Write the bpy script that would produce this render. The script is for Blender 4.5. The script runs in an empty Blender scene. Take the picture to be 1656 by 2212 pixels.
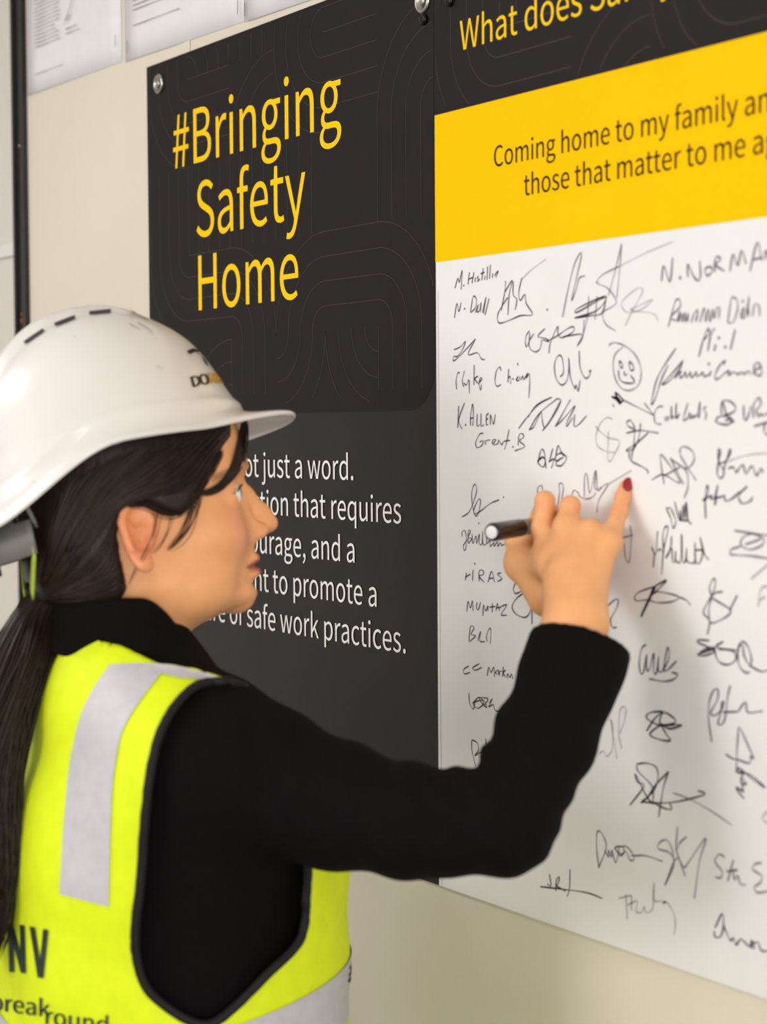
import bpy, bmesh, math, random, json
import numpy as np
from mathutils import Vector, Matrix
from mathutils.bvhtree import BVHTree

sc = bpy.context.scene
COL = sc.collection
random.seed(7); rng = np.random.default_rng(7)

# ------------------------------------------------------------------ camera
FPX, CX, CY = 4100.0, 828.0, 1106.0           # focal length in pixels of the 1656x2212 frame
A_, P_, R_ = 0.57319, 0.042547, -0.0064455    # yaw to the wall, downward pitch, roll
CAM = np.array([0.0, -1.139, 1.56])
fw = np.array([-math.cos(A_) * math.cos(P_), math.sin(A_) * math.cos(P_), -math.sin(P_)])
ri0 = np.array([math.sin(A_), math.cos(A_), 0.0]); up0 = np.cross(ri0, fw)
ri = math.cos(R_) * ri0 + math.sin(R_) * up0
up = -math.sin(R_) * ri0 + math.cos(R_) * up0
cd = bpy.data.cameras.new('camera'); cam = bpy.data.objects.new('camera', cd); COL.objects.link(cam)
cam.matrix_world = Matrix([list(ri) + [0], list(up) + [0], list(-fw) + [0], [0, 0, 0, 1]]).transposed()
cam.location = CAM
cd.sensor_fit = 'VERTICAL'; cd.sensor_height = 36; cd.sensor_width = 27
cd.lens = FPX / 2212 * 36
cd.clip_start = 0.05
cd.dof.use_dof = True; cd.dof.focus_distance = 2.13; cd.dof.aperture_fstop = 4.6
sc.camera = cam

# ------------------------------------------------------------------ world, lights, exposure
sc.view_settings.view_transform = 'Standard'; sc.view_settings.look = 'None'
sc.view_settings.gamma = 1.0; sc.view_settings.use_curve_mapping = False
sc.view_settings.exposure = -0.27
wd = bpy.data.worlds.new('world'); sc.world = wd; wd.use_nodes = True
wd.node_tree.nodes['Background'].inputs[0].default_value = (1.0, 0.97, 0.94, 1)
wd.node_tree.nodes['Background'].inputs[1].default_value = 0.15
WARM = (1.0, 0.98, 0.965)
def area(name, loc, target, sx, sy, power, color=WARM):
    l = bpy.data.lights.new(name, 'AREA'); l.shape = 'RECTANGLE'; l.size = sx; l.size_y = sy
    l.energy = power; l.color = color
    o = bpy.data.objects.new(name, l); COL.objects.link(o); o.location = loc
    o.rotation_euler = (Vector(target) - Vector(loc)).to_track_quat('-Z', 'Y').to_euler()
    return o
# daylight through the window of the room's opposite wall, and the ceiling battens
WIN = (-1.55, -3.0, 1.95)
area('window_daylight', (WIN[0], WIN[1] + 0.03, WIN[2]), (WIN[0] - 0.2, 0, 1.40), 0.9, 0.8, 25, (1.0, 0.985, 0.98))
FILL_WIN = (1.6, -1.55, 1.35)  # added fill source on the camera side, built as a window
area('side_fill_light', (FILL_WIN[0] - .03, FILL_WIN[1], FILL_WIN[2]), (-1.6, -.3, 1.3), 0.9, 1.1, 68, (1.0, 0.985, 0.98))
BATTENS = [(-2.7, -1.5, 22), (0.25, -1.75, 10)]
for i, (bx_, by_, bp_) in enumerate(BATTENS):
    area('batten_light', (bx_, by_, 2.52), (bx_, by_, 0), 1.2, 0.12, bp_, WARM)

# ------------------------------------------------------------------ pixel helpers (1656x2212 frame)
def ray(px, py):
    return fw + ri * ((px - CX) / FPX) - up * ((py - CY) / FPX)
def W(px, py, Z):                 # a point of the frame at camera depth Z
    return CAM + ray(px, py) * Z
def onwall(px, py, y=0.0):        # a point of the frame on the wall plane
    d = ray(px, py); return CAM + d * ((y - CAM[1]) / d[1])
def topix(P):
    q = np.asarray(P) - CAM; z = q @ fw
    return np.stack([CX + FPX * (q @ ri) / z, CY - FPX * (q @ up) / z], -1)

# ------------------------------------------------------------------ materials
def mat(name, color=(.8, .8, .8), rough=.5, metal=0., noise=0., nscale=30., bump=0., bscale=200., spec=.5,
        attr=None, sss=0., coat=0., stretch=None, emit=None):
    m = bpy.data.materials.new(name); m.use_nodes = True
    nt = m.node_tree; b = nt.nodes['Principled BSDF']
    b.inputs['Roughness'].default_value = rough; b.inputs['Metallic'].default_value = metal
    b.inputs['Specular IOR Level'].default_value = spec
    b.inputs['Coat Weight'].default_value = coat; b.inputs['Coat Roughness'].default_value = .06
    tc = nt.nodes.new('ShaderNodeTexCoord'); src = tc.outputs['Object']
    if stretch:
        mp = nt.nodes.new('ShaderNodeMapping'); mp.inputs['Scale'].default_value = stretch
        nt.links.new(src, mp.inputs[0]); src = mp.outputs[0]
    base = None
    if attr:
        a = nt.nodes.new('ShaderNodeVertexColor'); a.layer_name = attr; base = a.outputs[0]
    if noise > 0:
        n = nt.nodes.new('ShaderNodeTexNoise'); n.inputs['Scale'].default_value = nscale; n.inputs['Detail'].default_value = 5
        nt.links.new(src, n.inputs['Vector'])
        mr = nt.nodes.new('ShaderNodeMapRange'); mr.inputs[1].default_value = .3; mr.inputs[2].default_value = .7
        mr.inputs[3].default_value = 1 - noise; mr.inputs[4].default_value = 1 + noise
        nt.links.new(n.outputs['Fac'], mr.inputs[0])
        mx = nt.nodes.new('ShaderNodeMix'); mx.data_type = 'RGBA'; mx.blend_type = 'MULTIPLY'
        mx.inputs[0].default_value = 1
        if base is not None: nt.links.new(base, mx.inputs[6])
        else: mx.inputs[6].default_value = (*color, 1)
        nt.links.new(mr.outputs[0], mx.inputs[7]); base = mx.outputs[2]
    if base is not None: nt.links.new(base, b.inputs['Base Color'])
    else: b.inputs['Base Color'].default_value = (*color, 1)
    if bump > 0:
        n2 = nt.nodes.new('ShaderNodeTexNoise'); n2.inputs['Scale'].default_value = bscale; n2.inputs['Detail'].default_value = 3
        nt.links.new(src, n2.inputs['Vector'])
        bp = nt.nodes.new('ShaderNodeBump'); bp.inputs['Strength'].default_value = bump; bp.inputs['Distance'].default_value = .002
        nt.links.new(n2.outputs['Fac'], bp.inputs['Height']); nt.links.new(bp.outputs[0], b.inputs['Normal'])
    if sss > 0:
        b.inputs['Subsurface Weight'].default_value = sss; b.inputs['Subsurface Radius'].default_value = (1, .35, .2)
        b.inputs['Subsurface Scale'].default_value = .006
    if emit:
        b.inputs['Emission Color'].default_value = (*emit[0], 1); b.inputs['Emission Strength'].default_value = emit[1]
    return m
def lin(r, g, b):
    f = lambda c: (c / 255 / 12.92) if c / 255 <= .04045 else ((c / 255 + .055) / 1.055) ** 2.4
    return (f(r), f(g), f(b))
M = {}
M['wall'] = mat('wall_panel', lin(228, 219, 202), .55, noise=.025, nscale=3, bump=.03, bscale=300)
M['wall_b'] = mat('wall_panel_grey', lin(222, 216, 206), .55, noise=.03, nscale=3, bump=.03, bscale=300)
M['paint'] = mat('room_paint', lin(226, 224, 220), .7, noise=.02, nscale=4)
M['ceil'] = mat('ceiling_white', lin(234, 233, 230), .8, noise=.02, nscale=5)
M['floor'] = mat('vinyl_floor', lin(126, 124, 121), .4, noise=.1, nscale=8)
M['black_metal'] = mat('black_metal', lin(30, 27, 26), .45, noise=.2, nscale=40)
M['rust'] = mat('rust', lin(128, 76, 30), .8, noise=.3, nscale=400)
M['board_dark'] = mat('board_print_dark', lin(28, 25, 26), .24, noise=.06, nscale=25, spec=.20)
M['board_panel'] = mat('board_print_charcoal', lin(32, 28, 29), .45, noise=.06, nscale=25, spec=.10)
M['yellow'] = mat('print_yellow', lin(255, 200, 0), .5, noise=.012, nscale=15, spec=.04)
M['text_yellow'] = mat('lettering_yellow', lin(255, 206, 0), .5, spec=.1)
M['text_dark'] = mat('lettering_charcoal', lin(36, 26, 14), .5, spec=.1)
M['text_white'] = mat('lettering_white', lin(240, 238, 236), .4)
M['pattern'] = mat('pattern_line', lin(66, 60, 60), .4, spec=.18)
M['white_board'] = mat('board_white', lin(238, 238, 238), .32, noise=.012, nscale=12, spec=.35)
M['edge'] = mat('board_edge', lin(205, 198, 194), .5)
M['paper'] = mat('paper', lin(236, 234, 238), .7, noise=.015, nscale=30)
M['print_grey'] = mat('print_grey', lin(120, 114, 116), .7)
M['ink'] = [mat('ink_dark', lin(44, 38, 58), .4), mat('ink_violet', lin(74, 66, 92), .4),
            mat('ink_thin', lin(128, 120, 136), .4), mat('ink_faint', lin(178, 171, 176), .4), mat('ink_black', lin(22, 20, 26), .4)]
M['steel'] = mat('washer_steel', lin(170, 166, 160), .3, metal=.9, noise=.15, nscale=120)
M['screw'] = mat('screw_black', lin(22, 20, 20), .3, metal=.5, noise=.2, nscale=200)
M['lamp'] = mat('lamp_diffuser', (1, .93, .82), .5, noise=.01, emit=((1, .9, .76), 3))
M['lampbody'] = mat('lamp_body', lin(230, 228, 224), .4, noise=.02)
M['glass'] = mat('window_glass', lin(235, 240, 245), .05, noise=.01, emit=((1, .95, .88), 2.2))

# ------------------------------------------------------------------ object helpers
def link(o, parent=None):
    COL.objects.link(o)
    if parent is not None: o.parent = parent
    return o
def tag(o, label, cat, group=None, kind=None):
    if label: o['label'] = label
    if cat: o['category'] = cat
    if group: o['group'] = group
    if kind: o['kind'] = kind
    return o
def mesh(name, verts, faces, m, parent=None, smooth=False):
    me = bpy.data.meshes.new(name)
    me.from_pydata([tuple(map(float, v)) for v in verts], [], [tuple(map(int, f)) for f in faces])
    me.update()
    if m is not None: me.materials.append(m)
    if smooth:
        me.polygons.foreach_set('use_smooth', [True] * len(me.polygons))
    return link(bpy.data.objects.new(name, me), parent)
def empty(name, loc=(0, 0, 0), parent=None):
    o = bpy.data.objects.new(name, None); o.empty_display_size = .05
    link(o, parent); o.location = loc; return o
def boxvf(x0, x1, y0, y1, z0, z1, off=0):
    v = [(x, y, z) for z in (z0, z1) for y in (y0, y1) for x in (x0, x1)]
    f = [(0, 2, 3, 1), (4, 5, 7, 6), (0, 1, 5, 4), (2, 6, 7, 3), (0, 4, 6, 2), (1, 3, 7, 5)]
    return v, [tuple(i + off for i in q) for q in f]
def box(name, x0, x1, y0, y1, z0, z1, m, parent=None, bevel=0):
    v, f = boxvf(x0, x1, y0, y1, z0, z1); o = mesh(name, v, f, m, parent)
    if bevel:
        md = o.modifiers.new('bevel', 'BEVEL'); md.width = bevel; md.segments = 2
    return o
def struct(o):
    o['kind'] = 'structure'; return o
def lathe(name, prof, m, parent, mtx, n=32):
    v = []; f = []
    for (r, h) in prof:
        for k in range(n):
            a = 2 * math.pi * k / n
            v.append(mtx @ Vector((r * math.cos(a), r * math.sin(a), h)))
    for i in range(len(prof) - 1):
        for k in range(n):
            f.append((i * n + k, i * n + (k + 1) % n, (i + 1) * n + (k + 1) % n, (i + 1) * n + k))
    f.append(tuple(reversed(range(n)))); f.append(tuple(range((len(prof) - 1) * n, len(prof) * n)))
    return mesh(name, v, f, m, parent, smooth=True)

# ------------------------------------------------------------------ room
XL, XR, YB, H = -4.4, 1.6, -3.0, 2.6
struct(box('floor', XL, XR, YB, 0.0, -.05, 0, M['floor']))
struct(box('ceiling', XL, XR, YB, 0.0, H, H + .05, M['ceil']))
struct(box('wall_left', XL - .05, XL, YB, 0.0, 0, H, M['paint']))
v = []; f = []
for b in ((XR, XR + .05, YB, FILL_WIN[1] - .55, 0, H), (XR, XR + .05, FILL_WIN[1] + .55, 0.0, 0, H), (XR, XR + .05, FILL_WIN[1] - .55, FILL_WIN[1] + .55, 0, FILL_WIN[2] - .65), (XR, XR + .05, FILL_WIN[1] - .55, FILL_WIN[1] + .55, FILL_WIN[2] + .65, H)):
    a_, b_ = boxvf(*b, off=len(v)); v += a_; f += b_
struct(mesh('wall_right', v, f, M['paint']))
fill_win = struct(empty('added_fill_window', FILL_WIN))  # frame and pane made up around the added side fill light
for b in ((-.015, .04, -.55, -.5, -.65, .65), (-.015, .04, .5, .55, -.65, .65), (-.015, .04, -.5, .5, -.65, -.6), (-.015, .04, -.5, .5, .6, .65)):
    box('window_frame', *b, M['lampbody'], fill_win)
box('window_pane', .022, .03, -.5, .5, -.6, .6, M['glass'], fill_win)
wx0, wx1, wz0, wz1 = WIN[0] - .55, WIN[0] + .55, WIN[2] - .5, WIN[2] + .5
v = []; f = []
for b in ((XL, wx0, YB - .05, YB, 0, H), (wx1, XR, YB - .05, YB, 0, H), (wx0, wx1, YB - .05, YB, 0, wz0), (wx0, wx1, YB - .05, YB, wz1, H)):
    a_, b_ = boxvf(*b, off=len(v)); v += a_; f += b_
struct(mesh('wall_back', v, f, M['paint']))
win = struct(empty('window_1', (WIN[0], YB, WIN[2])))
for nm, b in (('window_frame', (-.55, -.50, -.04, .015, -.5, .5)), ('window_frame', (.50, .55, -.04, .015, -.5, .5)),
              ('window_frame', (-.5, .5, -.04, .015, -.5, -.45)), ('window_frame', (-.5, .5, -.04, .015, .45, .5))):
    box(nm, *b, M['lampbody'], win)
box('window_pane', -.5, .5, -.03, -.022, -.45, .45, M['glass'], win)
# the front wall is made of upright cladding panels with a fine joint between them
wf = struct(box('wall_front', XL, XR, .012, .06, 0, H, M['wall']))
for x0, x1, mm in ((XL, -3.42, 'wall_b'), (-3.418, -2.812, 'wall_b'), (-2.77, -2.2205, 'wall'), (-2.2185, -1.02, 'wall'), (-1.018, .18, 'wall'), (.182, XR, 'wall')):
    box('wall_panel', x0, x1, 0, .012, 0, H, M[mm], wf, bevel=.001)
box('joint_strip', -2.2325, -2.2188, -.0012, 0, 0, H, M['wall'], wf)
# upright black steel post standing proud of the cladding
post = empty('steel_post', (-2.795, 0, 0)); tag(post, 'narrow black steel post running up the cream wall at the far left', 'post')
v = []; f = []
for b in ((-.0165, .0285, -.003, 0, 0, H), (-.0165, -.0085, -.008, -.003, 0, H), (.0175, .0285, -.008, -.003, 0, H)):
    a_, b_ = boxvf(*b, off=len(v)); v += a_; f += b_
mesh('channel', v, f, M['black_metal'], post)
for (zz, r, mm) in ((2.005, .003, 'steel'), (1.735, .005, 'rust'), (1.745, .0035, 'rust')):
    lathe('rivet', [(r * .2, .0), (r, .0), (r * .9, .0015), (r * .3, .0025)], M[mm], post, Matrix.Translation((.004, -.003, zz)) @ Matrix.Rotation(math.pi / 2, 4, 'X'), 16)
# horizontal rail line on the panel beyond the post
tr = struct(box('trim_1', -3.41, -2.813, -.006, 0, 1.838, 1.858, M['paint'], bevel=.002))

# ceiling battens (lamps of the room)
for i, (bx_, by_, bp_) in enumerate(BATTENS):
    e = empty('ceiling_batten', (bx_, by_, H)); tag(e, 'white fluorescent ceiling batten ' + ('nearer the steel post' if i == 0 else 'nearer the right end of the room'), 'ceiling light', 'ceiling battens')
    box('lamp_body', -.64, .64, -.05, .05, -.05, 0, M['lampbody'], e, bevel=.004)
    box('diffuser', -.6, .6, -.04, .04, -.07, -.05, M['lamp'], e, bevel=.008)

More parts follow.
